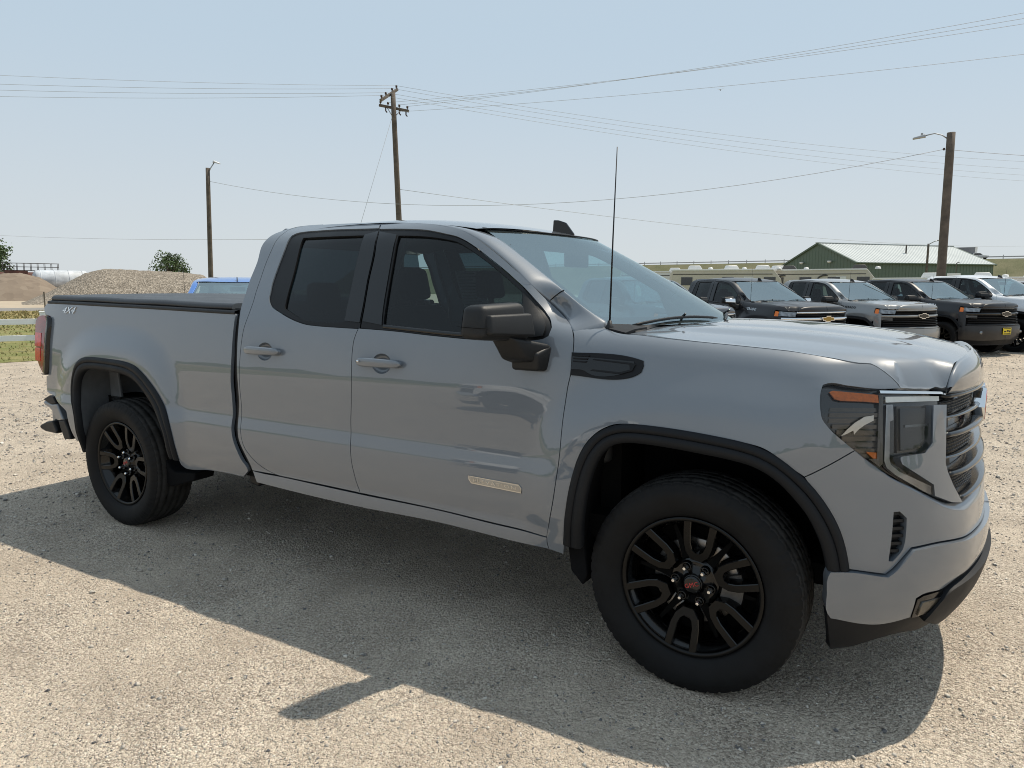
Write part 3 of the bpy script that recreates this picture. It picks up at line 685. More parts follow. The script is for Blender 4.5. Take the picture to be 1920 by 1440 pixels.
# --- inner shell that closes the gaps behind the skin
def shell_piece(name, us, zs, off, surf, mat):
    U, Zz = np.meshgrid(us, zs, indexing='ij')
    P = surf(U.ravel(), Zz.ravel()); P = P - normal_of(lambda x, y: surf(x, y), U.ravel(), Zz.ravel()) * off
    return P, [f for f in grid_faces(len(us), len(zs))]
for us, zs, sf, nm in ((np.linspace(-2.58, -.50, 40), np.linspace(.50, 1.27, 22), body, 'inner_body'),
                       (np.linspace(-.62, .62, 26), np.linspace(1.06, 1.255, 8), body, 'inner_body'),
                       (np.linspace(-4.70, -2.60, 30), np.linspace(1.12, 1.40, 8), bedside, 'inner_body'),
                       (np.linspace(-3.02, -2.50, 12), np.linspace(.50, 1.12, 10), bedside, 'inner_body')):
    pair(nm, shell_piece(nm, us, zs, .035, sf, None), M['void'], T2)

# --- doors
hfx, hfz, hrx, hrz = -1.515, 1.178, -2.335, 1.199
def ellipse(cx, cz, a, b, n=28): return [(cx + a * math.cos(2 * math.pi * i / n), cz + b * math.sin(2 * math.pi * i / n)) for i in range(n)]
cupF = ellipse(hfx + .0, hfz, .058, .046); cupR = ellipse(hrx, hrz, .058, .046)
ftr = [tuple(q) for q in OUT['front_trim']]; rtr = [tuple(q) for q in OUT['rear_trim']]
hole_f = ftr[:-4] + [(x - .02, z - (.0 if i else .0)) for i, (x, z) in enumerate(ftr[-4:])] ; hole_f[0] = (ftr[0][0] - .02, ftr[0][1])
hole_r = rtr[:-4] + [(x + .02, z) for x, z in rtr[-4:]]; hole_r[0] = (rtr[0][0] + .02, rtr[0][1])
fdoor = skin('front_door', OUT['front_door'], M['paint'], holes=[hole_f, cupF], dv=.014, du=.05)
rdoor = skin('rear_door', OUT['rear_door'], M['paint'], holes=[hole_r, cupR], dv=.014, du=.05)
def cup(cx, cz, parents):
    V = []; k = 26
    for r, d in ((1., .0), (.93, .010), (.75, .019), (.45, .024), (.1, .025)):
        P = S3([cx + .060 * r * math.cos(2 * math.pi * i / k) for i in range(k)], [cz + .048 * r * math.sin(2 * math.pi * i / k) for i in range(k)], -d - .001)
        V += list(P)
    F = [(a * k + i, a * k + (i + 1) % k, (a + 1) * k + (i + 1) % k, (a + 1) * k + i) for a in range(4) for i in range(k)]
    F.append(tuple(4 * k + i for i in range(k)))
    pair('handle_cup', (V, F), M['paint'], parents)
    # pull bar: rounded bar with tapered ends
    n = 25; bar = []
    for i in range(n):
        s = -1 + 2 * i / (n - 1); e = (1 - abs(s) ** 7) ** .5
        x = cx - .004 + .138 * s; zc = cz + .002 + .012 * s * 0
        base = S3([x], [zc], .022 + .012 * (1 - s * s))[0]
        h = .021 * max(e, .18) * (1 - .10 * s); w = .011 * max(e, .3)
        for a in range(14):
            t = 2 * math.pi * a / 14
            cx_, cz_ = math.cos(t), math.sin(t)
            bar.append(base + np.array([0, -w * math.copysign(abs(cx_) ** .6, cx_), h * math.copysign(abs(cz_) ** .6, cz_)]))
    F = [(i * 14 + a, i * 14 + (a + 1) % 14, (i + 1) * 14 + (a + 1) % 14, (i + 1) * 14 + a) for i in range(n - 1) for a in range(14)]
    F += [tuple(range(14))[::-1], tuple(range((n - 1) * 14, n * 14))]
    F = [f[::-1] for f in F]
    pair('door_handle', (bar, F), M['paint'], parents)
    for s in (-.118, .112):      # feet of the handle
        c = S3([cx - .004 + s], [cz], .0)[0]
        V, F = lathe_arrays([(.001, -.026), (.014, -.026), (.016, .004)], 12, 'y', cx=c[0], cy=c[1], cz=c[2])
        pair('handle_foot', (V, F), M['paint'], parents)
cup(hfx, hfz, fdoor); cup(hrx, hrz, rdoor)
b = S3([hfx - .112], [hfz + .004], .046)[0]
V, F = lathe_arrays([(.0005, -.002), (.006, -.002), (.006, .004)], 10, 'y', cx=b[0], cy=b[1], cz=b[2]); mk('key_cap', V, F, M['chrome'], fdoor[0])

# --- window surrounds and panes
def ring_trim(name, outer, inner_, parents, mat=M['black_trim'], off=-.006, depth=.014):
    pair(name, panel_arrays(outer, body, off=off, holes=[inner_], gap=.0012, depth=depth, du=.06, dv=.03), mat, parents)
def grow(poly, g): return inset(crspline(poly, .03, True), -g)
ring_trim('window_trim', OUT['front_trim'], grow(OUT['front_glass'] , .0), fdoor)
ring_trim('window_trim', OUT['rear_trim'], grow(OUT['rear_glass'], .0), rdoor)
pair('window_glass', panel_arrays(grow(OUT['front_glass'], .006), body, off=-.016, gap=0, depth=.004, du=.08, dv=.04, keep_sharp=True), M['glass_side'], fdoor)
pair('window_glass', panel_arrays(grow(OUT['rear_glass'], .006), body, off=-.016, gap=0, depth=.004, du=.08, dv=.04, keep_sharp=True), M['glass_dark'], rdoor)
sail = OUT['sail']
pair('mirror_sail', panel_arrays(sail, body, off=.004, gap=0, depth=.02, du=.05, dv=.03), M['black_grain'], fdoor)
# weather strip along the foot of each pane, and the proud lip round each opening
def lip(name, pts, off0, w, parents, mat):
    c = crspline(pts, .02)
    P0 = S3(c[:, 0], c[:, 1], off0); n = normal_of(lambda x, y: body(x, y), c[:, 0], c[:, 1])
    t = np.gradient(P0, axis=0); t /= np.linalg.norm(t, axis=1, keepdims=True); s = np.cross(n, t)
    pair(name, (np.concatenate([P0 - s * w, P0 - s * w * .6 + n * .006, P0 + s * w * .6 + n * .006, P0 + s * w]), [f for f in grid_faces(4, len(c))]), mat, parents)
gl = OUT['front_glass']; lip('weather_strip', [(gl[-1][0], gl[-1][1] - .0)] and [gl[17], gl[16], gl[15], gl[14]][::-1], -.006, .010, fdoor, M['black_gloss'])
# pillar covers in gloss black between the panes
bp = OUT['rear_glass']; ft = OUT['rear_trim']
pair('pillar_cover', panel_arrays([(bp[2][0] + .006, bp[2][1] + .004), (ft[0][0] - .004, ft[0][1] - .010), (ft[25][0] - .004, ft[25][1]), (ft[24][0] - .004, ft[24][1]), (ft[23][0] - .004, ft[23][1]), (ft[22][0] - .006, ft[22][1] + .030), (bp[3][0] + .004, bp[3][1] + .006)], body, off=-.002, gap=.001, depth=.006, du=.06, dv=.03, step=.05), M['black_gloss'], rdoor)
ff = OUT['front_trim']; fg = OUT['front_glass']
pair('pillar_cover', panel_arrays([(ff[0][0] + .004, ff[0][1] - .010), (fg[0][0] - .012, fg[0][1] + .006), (fg[20][0] - .012, fg[20][1]), (fg[19][0] - .012, fg[19][1]), (fg[18][0] - .012, fg[18][1]), (fg[17][0] - .010, fg[17][1] + .004), (ff[27][0] + .006, ff[27][1] + .034), (ff[28][0] + .004, ff[28][1]), (ff[29][0] + .004, ff[29][1]), (ff[30][0] + .004, ff[30][1])], body, off=-.002, gap=.001, depth=.006, du=.06, dv=.03, step=.05), M['black_gloss'], fdoor)

# --- quarter behind the rear door, roof rails, screen pillars
ce = np.array(OUT['cab_rear_edge']); ce[13:, 0] = np.linspace(ce[12, 0], ce[12, 0] + .02, len(ce) - 13) - .004
ce[-1] = (-2.565, 1.835); ce[-2] = (-2.590, 1.785)
rd = OUT['rear_door']; nst = 13
seam_r = rd[:nst]                                  # along the top, back to front
back_r = OUT['rear_door'][-11:]                     # up the back of the door
low_r = OUT['rear_door'][-14:-11]
quarter = [tuple(q) for q in ce] + [(-2.50, 1.868), (seam_r[9][0], 1.875)] + [seam_r[9], seam_r[8], seam_r[7], seam_r[6], seam_r[5], seam_r[4], seam_r[3], seam_r[2], seam_r[1], seam_r[0]] + [tuple(q) for q in back_r[::-1]] + [tuple(q) for q in OUT['rear_door'][-15:-11][::-1]]
skin('cab_quarter', quarter, M['paint'], dv=.016)
st = np.array(OUT['seamtop'][9:] + [(-.541, 1.359)]); st = soften(st[np.argsort(st[:, 0])], 3)
st = crspline(st, .03)
we = np.array(OUT['ws_edge'])                      # (y, z) down the screen's edge
we = soften(we, 3)
def rail_in(i, n):
    """inner edge of the rail: roof edge first, then the side of the screen"""
xs = st[:, 0]
ws3 = screen(we[:, 0], we[:, 1])
xi = np.concatenate([np.array([-2.20, -2.0, -1.8, -1.6, -1.4, -1.25]), ws3[:, 0]])
ri = roof_edge(np.array([-2.20, -2.0, -1.8, -1.6, -1.4, -1.25]))
rp = roof(np.array([-2.20, -2.0, -1.8, -1.6, -1.4, -1.25]), -ri)
inn = np.concatenate([rp, ws3 + [.004, -.004, .008]])
# resample both edges by the same share of length
def by_share(P, n, s=None):
    d = np.concatenate([[0], np.cumsum(np.linalg.norm(np.diff(P, axis=0), axis=1))]); d /= d[-1]
    t = np.linspace(0, 1, n) if s is None else s
    return np.stack([np.interp(t, d, P[:, k]) for k in range(3)], 1)
inn = crspline(soften(inn, 2), .04)
outc = S3(st[:, 0], st[:, 1], 0.)
keep = outc[:, 0] < -.40
outc = outc[keep]; stn = normal_of(lambda x, y: body(x, y), st[keep][:, 0], st[keep][:, 1])
nR = 70
A = by_share(outc, nR); B = by_share(inn, nR)
d0 = np.concatenate([[0], np.cumsum(np.linalg.norm(np.diff(outc, axis=0), axis=1))]); d0 /= d0[-1]
NA = np.stack([np.interp(np.linspace(0, 1, nR), d0, stn[:, k]) for k in range(3)], 1)
tA = np.gradient(A, axis=0); tA /= np.linalg.norm(tA, axis=1, keepdims=True)
dirA = np.cross(NA, tA); dirA *= np.sign(np.sum(dirA * (B - A), 1))[:, None]
dirA /= np.linalg.norm(dirA, axis=1, keepdims=True)
span = np.linalg.norm(B - A, axis=1, keepdims=True)
NB = np.array([0., 0., 1.]) * np.linspace(1, .35, nR)[:, None] + np.array([.6, -.1, .0]) * np.linspace(0, 1, nR)[:, None]; NB /= np.linalg.norm(NB, axis=1, keepdims=True)
tB = np.gradient(B, axis=0); tB /= np.linalg.norm(tB, axis=1, keepdims=True)
dirB = np.cross(NB, tB); dirB *= np.sign(np.sum(dirB * (B - A), 1))[:, None]; dirB /= np.linalg.norm(dirB, axis=1, keepdims=True)
dirA = soften(dirA, 8); dirB = soften(dirB, 8); mA = np.interp(np.linspace(0, 1, nR), [0, .45, .7, 1], [1.1, 1.1, .75, .55])[:, None]
rows = []
for t in np.linspace(0, 1, 11):
    rows.append((2*t**3-3*t*t+1)*A + (t**3-2*t*t+t)*span*dirA*mA + (-2*t**3+3*t*t)*B + (t**3-t*t)*span*dirB*mA)
rim_in = A - NA * .02
curves = [rim_in, A] + rows[1:] + [rows[-1] - NB * .02]
curves = [np.concatenate([c, c[-1:] + [[.012, -.004, -.012]], c[-1:] + [[.014, .0, -.05]]]) for c in curves]
V = np.concatenate(curves); F = [f[::-1] for f in grid_faces(len(curves), nR + 2)]
rail = pair('roof_rail', (V, F), M['paint'], T2)
kf = int(nR * .865); ft_ = [rows[k][kf] + np.array([.0012, -.0012, .0016]) for k in range(11)]
foot_seam = tube_arrays(ft_, .0022, 5)
pair('pillar_seam', (np.array([tuple(q) for q in foot_seam[0]]), foot_seam[1]), M['void'], T2)
# --- roof skin
xs = np.linspace(-2.56, -.86, 46); cols_ = []
def header_x(y): return ws_x(y, 1.803) - .004
for i in range(46):
    s = i / 45
    row = []
    for j in range(41):
        t = -1 + 2 * j / 40
        xb = -2.56 + .0 * t * t
        ye = .66
        y = t * .675
        xf = header_x(y)
        x = xb + (xf - xb) * s
        e = roof_edge(np.array([x]))[0]
        y = t * e
        row.append(roof(np.array([x]), np.array([y]))[0])
    cols_.append(row)
V = np.array(cols_).reshape(-1, 3); mk('roof', V, [f for f in grid_faces(46, 41)], M['paint'], truck)
# rear header, back wall and rear window
for s in (1,):
    pts = [roof(np.array([-2.56]), np.array([y]))[0] for y in np.linspace(-.66, .66, 21)]
    lo = [(-2.60, y * 1.30, 1.36) for y in np.linspace(-.66, .66, 21)]
    mid = [(-2.605, y * 1.10, 1.78) for y in np.linspace(-.66, .66, 21)]
    loft('rear_header', [pts, [(p[0] - .03, p[1], p[2] - .012) for p in pts], mid], M['paint'], truck, flip=True)
    bm = bmesh.new(); box(bm, (-2.585, -.90, .60), (-2.545, .90, 1.40), .006); bm_obj('back_wall', bm, M['paint'], truck)
    mk('rear_window', [(-2.59, -.74, 1.40), (-2.59, .74, 1.40), (-2.575, .64, 1.785), (-2.575, -.64, 1.785)], [(0, 1, 2, 3)], M['glass_dark'], truck, False)
    prism_obj('brake_light', [(-2.66, 1.838), (-2.56, 1.882), (-2.53, 1.866), (-2.58, 1.81), (-2.65, 1.822)], -.60, .60, M['paint'], truck, bevel=.006)

# --- screen
wt = 1.803
def wse(z): return np.interp(z, we[::-1, 1], -we[::-1, 0])
rowsz = np.linspace(1.375, wt, 24); V = []
for z_ in rowsz:
    for s in np.linspace(-1, 1, 41):
        z = z_ + .016 * s * s * ((z_ - 1.375) / (wt - 1.375)) ** 3
        e = wse(z) - .002
        V.append(screen(np.array([s * e]), np.array([z]))[0])
V = np.array(V)
windscreen = mk('windscreen', V, [f[::-1] for f in grid_faces(24, 41)], M['glass_ws'], truck)
# black printed border on the inside of the screen
def border(a0, a1, b0, b1, n=30):
    out = []
    for s in np.linspace(0, 1, n):
        out.append((a0 + (a1 - a0) * s, b0 + (b1 - b0) * s))
    return out
def ws_pt(s, z, d=.006): 
    e = wse(z) - .004
    p = screen(np.array([s * e]), np.array([z]))[0]; return p - np.array([.87, 0, .5]) * d
top = [[ws_pt(s, wt - .003 + .014 * s * s) for s in np.linspace(-1, 1, 41)], [ws_pt(s, wt - .035 - .030 * max(0, 1 - abs(s) / .22)) for s in np.linspace(-1, 1, 41)]]
loft('screen_border', top, M['frit'], truck)
loft('screen_border', [[ws_pt(s, 1.378) for s in np.linspace(-1, 1, 41)], [ws_pt(s, 1.412) for s in np.linspace(-1, 1, 41)]], M['frit'], truck, flip=True)
for sg in (-1, 1):
    loft('screen_border', [[ws_pt(sg, z) for z in np.linspace(1.412, wt - .035, 20)], [ws_pt(sg * .955, z) for z in np.linspace(1.412, wt - .035, 20)]], M['frit'], truck, flip=sg > 0)
# seal between roof and screen
hs = [screen(np.array([y]), np.array([wt - .002 + .014 * (y / .63) ** 2]))[0] + np.array([-.002, 0, .005]) for y in np.linspace(-.63, .63, 40)]
tube('screen_seal', hs, .004, M['black_trim'], truck, 6)

# --- rockers, fenders, bed sides
skin('rocker_panel', OUT['rocker'], M['paint'], dv=.012, depth=.05)
fender = skin('front_fender', OUT['fender'][:1] + OUT['fender'][8:], M['paint'], holes=[], dv=.014, du=.035, step=.015)
bedp = skin('bed_side', OUT['bed'], M['paint'], surf=bedside, dv=.014, du=.045)
# pillar-foot seam cover: short rubber between screen pillar and fender
# --- wheel-arch mouldings (two bands with a groove between) and liners
def band(a, b, t0, t1):
    """strip between two curves, from share t0 to t1 across"""
    a = crspline(soften(np.array(a), 1), .03); b = crspline(soften(np.array(b), 1), .03)
    n = 60
    def rs(P):
        d = np.concatenate([[0], np.cumsum(np.linalg.norm(np.diff(P, axis=0), axis=1))]); d /= d[-1]
        return np.stack([np.interp(np.linspace(0, 1, n), d, P[:, k]) for k in range(2)], 1)
    a, b = rs(a), rs(b)
    return a + (b - a) * t0, a + (b - a) * t1
def moulding(o, i, sf, name):
    for t0, t1, f0, f1 in ((-.06, .40, .006, .013), (.43, 1., .012, .008)):
        p, q = band(o, i, t0, t1); m = .5 * (p + q)
        rowsm = [S3(p[:, 0], p[:, 1], f0 - .018, sf), S3(p[:, 0], p[:, 1], f0, sf), S3(m[:, 0], m[:, 1], max(f0, f1) + .002, sf), S3(q[:, 0], q[:, 1], f1, sf), S3(q[:, 0], q[:, 1], f1 - .035, sf)]
        V = np.concatenate(rowsm); Fm = grid_faces(5, 60)
        Fm = [f[::-1] for f in Fm]
        pair('arch_moulding', (V, Fm), M['flare'], T2)
def liner(o, i, sf, mat, yin, cx, name, grow_=.05):
    p, q = band(o, i, 0, 1)
    e = S3(q[:, 0], q[:, 1], -.02, sf)
    d = q - np.array([cx, .42]); d /= np.linalg.norm(d, axis=1, keepdims=True)
    def ring(y, g): 
        w = q + d * g; return np.stack([w[:, 0], np.full(len(w), y), w[:, 1]], 1)
    rings = [e, ring(-.90, grow_ * .7), ring(-.80, grow_), ring(yin, grow_)]
    V = list(np.concatenate(rings)); Fm = grid_faces(4, 60)
    c = len(V); V.append((cx, yin, .55))
    Fm += [(3 * 60 + k, c, 3 * 60 + k + 1) for k in range(59)]
    return pair(name, (V, Fm), mat, T2)
moulding(OUT['arch_front_out'], OUT['arch_front_in'], body, 'f')
moulding(OUT['arch_rear_out'], OUT['arch_rear_in'], bedside, 'r')
liner(OUT['arch_front_out'], OUT['arch_front_in'], body, M['liner'], -.52, .02, 'wheel_liner')
liner(OUT['arch_rear_out'], OUT['arch_rear_in'], bedside, M['inner_grey'], -.60, -3.70, 'wheelhouse', .07)
for s in (-1, 1):     # bracket plates inside the rear wheelhouse
    prism_obj('wheelhouse_bracket', [(-4.02, 1.075), (-3.86, 1.085), (-3.92, .93), (-3.96, .90), (-4.00, .93)], s * .66, s * .70, M['inner_grey'], truck, bevel=.006)
    prism_obj('wheelhouse_flap', [(-4.15, .98), (-4.05, 1.03), (-4.02, .80), (-4.06, .62), (-4.14, .56)], s * .78, s * .80, M['inner_grey'], truck, bevel=.006)
    prism_obj('mud_flap', OUT['liner_flap'], s * .80, s * .94, M['liner'], truck, bevel=.008)
    prism_obj('mud_guard', [(-.515, .52), (-.445, .52), (-.425, .36), (-.445, .315), (-.50, .37), (-.512, .45)], s * .76, s * .985, M['liner'], truck, bevel=.008)
    # cab mount block seen under the gap between cab and bed
    prism_obj('cab_mount', [(-2.535, .60), (-2.43, .60), (-2.405, .50), (-2.435, .44), (-2.50, .45)], s * .80, s * .975, M['black_trim'], truck, bevel=.01)
# gap between cab and bed
gap_c = np.array(OUT['cab_rear_edge'][:12]); gb = gap_c - [.06, 0]
V = np.concatenate([S3(gap_c[:, 0] + .02, gap_c[:, 1], -.022), S3(gap_c[:, 0] - .012, gap_c[:, 1], -.012), S3(gb[:, 0] + .02, gb[:, 1], -.016, bedside), S3(gb[:, 0], gb[:, 1], -.03, bedside)])
pair('gap_seal', (V, [f for f in grid_faces(4, 12)]), M['black_trim'], T2)
# --- bed: rail caps, cover, tailgate, lamps, bumper
rl = crspline(soften(np.array(OUT['rail_low'] + [(-2.60, 1.396)]), 1), .06)
rl = rl[np.argsort(rl[:, 0])]
e0 = S3(rl[:, 0], rl[:, 1], .004, bedside)
cap = [e0 + [0, .01, -.012], e0 + [0, 0, -.004], e0 + [0, .002, .012], e0 + [0, .030, .018], e0 + [0, .085, .016], e0 + [0, .09, -.03]]
pair('rail_cap', (np.concatenate(cap), [f[::-1] for f in grid_faces(6, len(rl))]), M['black_grain'], T2)
ry = -e0[:, 1]
zr = e0[:, 2]
# soft cover: rolled hem down each side and a sheet that sags a little between the bows
xr = np.linspace(-4.60, -2.645, 40)
yh = np.interp(xr, rl[:, 0], ry) - .030; zh = np.interp(xr, rl[:, 0], zr)
cv = []
for k, (dy, dz) in enumerate(((.012, .018), (-.004, .014), (-.010, .026), (-.004, .040), (.012, .050), (.030, .052))):
    cv.append(np.stack([xr, -(yh - dy), zh + dz + .0015 * np.sin(xr * 9)], 1))
hemL = [c * [1, -1, 1] for c in cv[::-1]]
n_ = 15; sheet = []
for t in np.linspace(-1, 1, n_)[1:-1]:
    sheet.append(np.stack([xr, (yh - .030) * t, zh + .052 + .010 * (1 - t * t) - .003 * np.abs(np.sin((xr + 4.6) * math.pi / .49)) * (1 - t * t)], 1))
curves = cv + sheet + hemL
loft('tonneau_cover', curves, M['vinyl'], truck, flip=True)
box_obj('cover_bar', (-4.625, -.84, 1.447), (-4.575, .84, 1.484), M['vinyl'], truck, .012)
box_obj('cover_bar', (-2.66, -.84, 1.405), (-2.615, .84, 1.452), M['vinyl'], truck, .012)
box_obj('bed_front', (-2.63, -.90, .56), (-2.60, .90, 1.395), M['black_trim'], truck, .006)
box_obj('bed_floor', (-4.70, -.80, .74), (-2.64, .80, .80), M['void'], truck)
# tailgate across the tail
prism_obj('tailgate', [(-.83, .80), (.83, .80), (.83, 1.405), (.80, 1.432), (-.80, 1.432), (-.83, 1.405)], -4.818, -4.74, M['paint'], truck, axis='x', bevel=.012, seg=3, smooth=False)
box_obj('tailgate_handle', (-4.832, -.13, 1.25), (-4.815, .13, 1.33), M['black_grain'], truck, .006)
V, F = text_arrays('GMC', .16, .004)
mk('emblem', [(-4.822 - v.z, -v.x, 1.06 + v.y) for v in V], F, M['chrome'], truck, False)
tl = OUT['taillight']
pair('tail_lamp', panel_arrays(tl, bedside, off=.016, gap=.002, depth=.05, du=.02, dv=.02), M['red_lens'], T2, 'dark red tail lamp wrapping the rear corner')
tlp = truck.children[-2:]
edge = [(a + .0, b) for a, b in tl[1:9]]
ed = crspline(np.array(edge), .02)
pts = [S3(ed[:, 0] - w, ed[:, 1], o, bedside) for w, o in ((-.006, -.01), (-.004, .020), (.028, .022), (.030, .014))]
pair('lamp_bezel', (np.concatenate(pts), [f[::-1] for f in grid_faces(4, len(ed))]), M['black_gloss'], tlp)
for (a, b), (c, d) in (((-4.64, 1.225), (-4.745, 1.13)), ((-4.645, 1.12), (-4.735, 1.03))):
    q = [(a, b), (a, d), (c, d), (c, b)]
    pair('lamp_cell', panel_arrays(q[::-1], bedside, off=.0185, gap=0, depth=.004, du=.03, dv=.02, step=.02), M['red_lens_b'], tlp)
# rear bumper with corner steps
for s in (-1, 1):
    prism_obj('bumper_end_cap', OUT['rb_top'], s * .94, s * .78, M['black_grain'], truck, bevel=.006)
    prism_obj('bumper_end', OUT['rb_mid'], s * .935, s * .76, M['paint'], truck, bevel=.012, seg=3, smooth=False)
    prism_obj('bumper_end_low', OUT['rb_low'], s * .93, s * .76, M['black_grain'], truck, bevel=.010)
    prism_obj('corner_step', OUT['rb_step'], s * .90, s * .66, M['black_grain'], truck, bevel=.012)
    for i in range(4):
        for j in range(3):
            V, F = lathe_arrays([(.0005, .006), (.008, .006), (.010, 0)], 8, 'z', cx=-4.86 + .028 * i, cy=s * (.70 + .06 * j), cz=.562 + .006 * i)
            mk('step_stud', V, F, M['black_trim'], truck, False)
box_obj('rear_bumper', (-4.93, -.82, .52), (-4.76, .82, .72), M['paint'], truck, .03, 3)
box_obj('bumper_pad', (-4.935, -.80, .715), (-4.78, .80, .745), M['black_grain'], truck, .01)
box_obj('licence_plate', (-4.942, -.15, .55), (-4.93, .15, .70), M['paper'], truck, .003)

# --- bonnet: crowned sheet with a rolled front corner, nose panel in front of it
fo = np.array(OUT['fender'])   # same outline as the fender skin
seam3 = S3(fo[11:26, 0], fo[11:26, 1])              # fender seam from the scuttle to the lamp
lam3 = S3([.75, .80, .85, .905], [1.190, 1.188, 1.186, 1.184], -.001)
nose_seam = np.array([(.779, -.668, 1.188), (.788, -.645, 1.232), (.802, -.57, 1.267), (.826, -.46, 1.284), (.846, -.30, 1.290), (.856, -.15, 1.292), (.860, 0, 1.292)])
# plan outline of the bonnet's right half
rear_e = [(-.338, 0.), (-.332, -.25), (-.318, -.5), (-.306, -.68), (-.308, -.78), (-.316, -.868)]
side_e = [(p[0], p[1] + .004) for p in seam3[1:10]]
front_e = [(p[0], p[1]) for p in soften(seam3[10:, :2], 1)] + [(p[0], p[1]) for p in lam3] + [(p[0], p[1]) for p in nose_seam]
right = rear_e + side_e + front_e
half = np.array(right)
full = [tuple(q) for q in half] + [(x, -y) for x, y in half[::-1][1:-1]]
rl0 = np.array([(p[0], p[1], p[2]) for p in seam3[1:]] + [(p[0], p[1], p[2]) for p in lam3] + [(.777, -.670, 1.186)])
roll_line = rl0[:, :2]; roll_z = rl0[:, 2]
def bonnet(x, y):
    x = np.asarray(x, float); y = np.asarray(y, float)
    z = hood_z(x, y)
    q = np.stack([x, -np.abs(y)], -1).reshape(-1, 2)
    d = np.full(len(q), 1e9); zt = np.zeros(len(q))
    for i in range(len(roll_line) - 1):
        a, b = roll_line[i], roll_line[i + 1]; ab = b - a; t = np.clip(((q - a) @ ab) / (ab @ ab), 0, 1)
        dd = np.hypot(*(q - a - t[:, None] * ab).T); k = dd < d
        d = np.where(k, dd, d); zt = np.where(k, roll_z[i] + t * (roll_z[i + 1] - roll_z[i]), zt)
    d = d.reshape(x.shape); zt = zt.reshape(x.shape)
    w = np.clip(1 - d / .095, 0, 1)
    return np.stack([x, y, z + (zt - z) * w ** 2.3], -1)
arr = panel_arrays(full, bonnet, gap=.002, depth=.025, du=.035, dv=.03, step=.025, edge_rings=(.004, .011, .022, .038, .058))
mk('bonnet', arr[0], arr[1], M['paint'], truck, True, arr[2])
ns = crspline(nose_seam, .03); un = np.linspace(.928, 1.5, len(ns))
lowe = S3(un, np.full(len(un), 1.168), .004)
zz0 = np.array([0., .35, .62, .85, 1.])
rowsn = [ns + [0, 0, -.025], ns]
for t in np.linspace(0, 1, 9)[1:]:
    m = ns * (1 - t) + lowe * t
    bul = math.sin(math.pi * t) * .020
    rowsn.append(m + np.array([bul * .8, -bul * .25, bul * .75]))
rowsn.append(lowe + [-.03, 0, -.004])
pair('nose_panel', (np.concatenate(rowsn), [f for f in grid_faces(len(rowsn), len(ns))]), M['paint'], T2)
# dark filler under the nose and lamps
pair('inner_front', shell_piece('x', np.linspace(.50, 1.5, 24), np.linspace(.40, 1.16, 16), .11, body, None), M['void'], T2)

# --- scuttle, wipers, aerial, fin
sc_rows = []
for t in np.linspace(0, 1, 6):
    sc_rows.append([(ws_x(y, 1.378) * (1 - t) + (-.30 + .0 * y) * t + .0, y, 1.378 - .004 * t + .006 * math.sin(math.pi * t) - .02 * (abs(y) / .8) ** 4 * t) for y in np.linspace(-.80, .80, 33)])
loft('scuttle', sc_rows, M['black_grain'], truck, flip=True)
corner = []
for s in (-1, 1):
    c = [(-.44, s * .815, 1.388), (-.40, s * .86, 1.371), (-.325, s * .872, 1.357), (-.315, s * .80, 1.368), (-.30, s * .70, 1.372), (-.36, s * .74, 1.384)]
    bm = bmesh.new(); vs = [bm.verts.new(q) for q in c]; v2 = [bm.verts.new((q[0], q[1], q[2] - .02)) for q in c]
    bm.faces.new(vs); bm.faces.new(v2[::-1])
    for i in range(6): bm.faces.new((vs[i], v2[i], v2[(i + 1) % 6], vs[(i + 1) % 6]))
    bmesh.ops.recalc_face_normals(bm, faces=bm.faces[:]); bm_obj('scuttle_end', bm, M['flare'], truck)
def wiper(y0, y1, zb, arm_y):
    pts = []
    for t in np.linspace(0, 1, 14):
        y = y0 + (y1 - y0) * t; z = zb + .018 * math.sin(math.pi * t) + .012 * t
        pts.append((ws_x(y, z) + .012, y, z + .008))
    w = tube('wiper', pts, [.003] + [.0065] * 12 + [.003], M['black_trim'], truck, 6)
    m = pts[7]
    tube('wiper_arm', [(-.33, arm_y, 1.372), (-.34 + .3 * (m[0] + .34), arm_y * .6 + m[1] * .4, 1.384), (m[0] + .01, m[1], m[2] + .014)], [.012, .008, .005], M['black_gloss'], w, 6)
wiper(-.74, -.08, 1.372, -.16); wiper(-.02, .60, 1.372, .52)
ab = (-.41, -.835, 1.372)
V, F = lathe_arrays([(.0005, .030), (.008, .030), (.011, .012), (.017, .006), (.018, -.004)], 14, 'z', cx=ab[0], cy=ab[1], cz=ab[2])
ae = mk('aerial_base', V, F, M['black_grain'], truck)
tube('aerial_mast', [(-.41, -.835, 1.39), (-.402, -.836, 1.73), (-.390, -.838, 2.084)], [.0042, .0032, .0020], M['black_trim'], truck, 6)
fx = -1.06
fin = [(.0, 0), (.02, .012), (.16, .015), (.205, .004), (.205, 0)]
bm = bmesh.new(); L = []
for (x, h, w) in ((-.11, .0, .002), (-.10, .010, .016), (-.03, .016, .034), (.05, .018, .036), (.11, .010, .022), (.125, .0, .002)):
    L.append([(fx + x, w * a, 1.815 - .34 * max(x + .02, 0) + h * b + .012) for a, b in ((-1, -.6), (-.75, .6), (0, 1), (.75, .6), (1, -.6))])
loft('fin_base', L, M['black_gloss'], truck, flip=True)
prism_obj('fin_blade', [(fx - .055, 1.84), (fx - .050, 1.905), (fx - .02, 1.903), (fx + .025, 1.888), (fx + .075, 1.825), (fx + .07, 1.81)], -.009, .009, M['black_gloss'], truck, bevel=.005, seg=2)

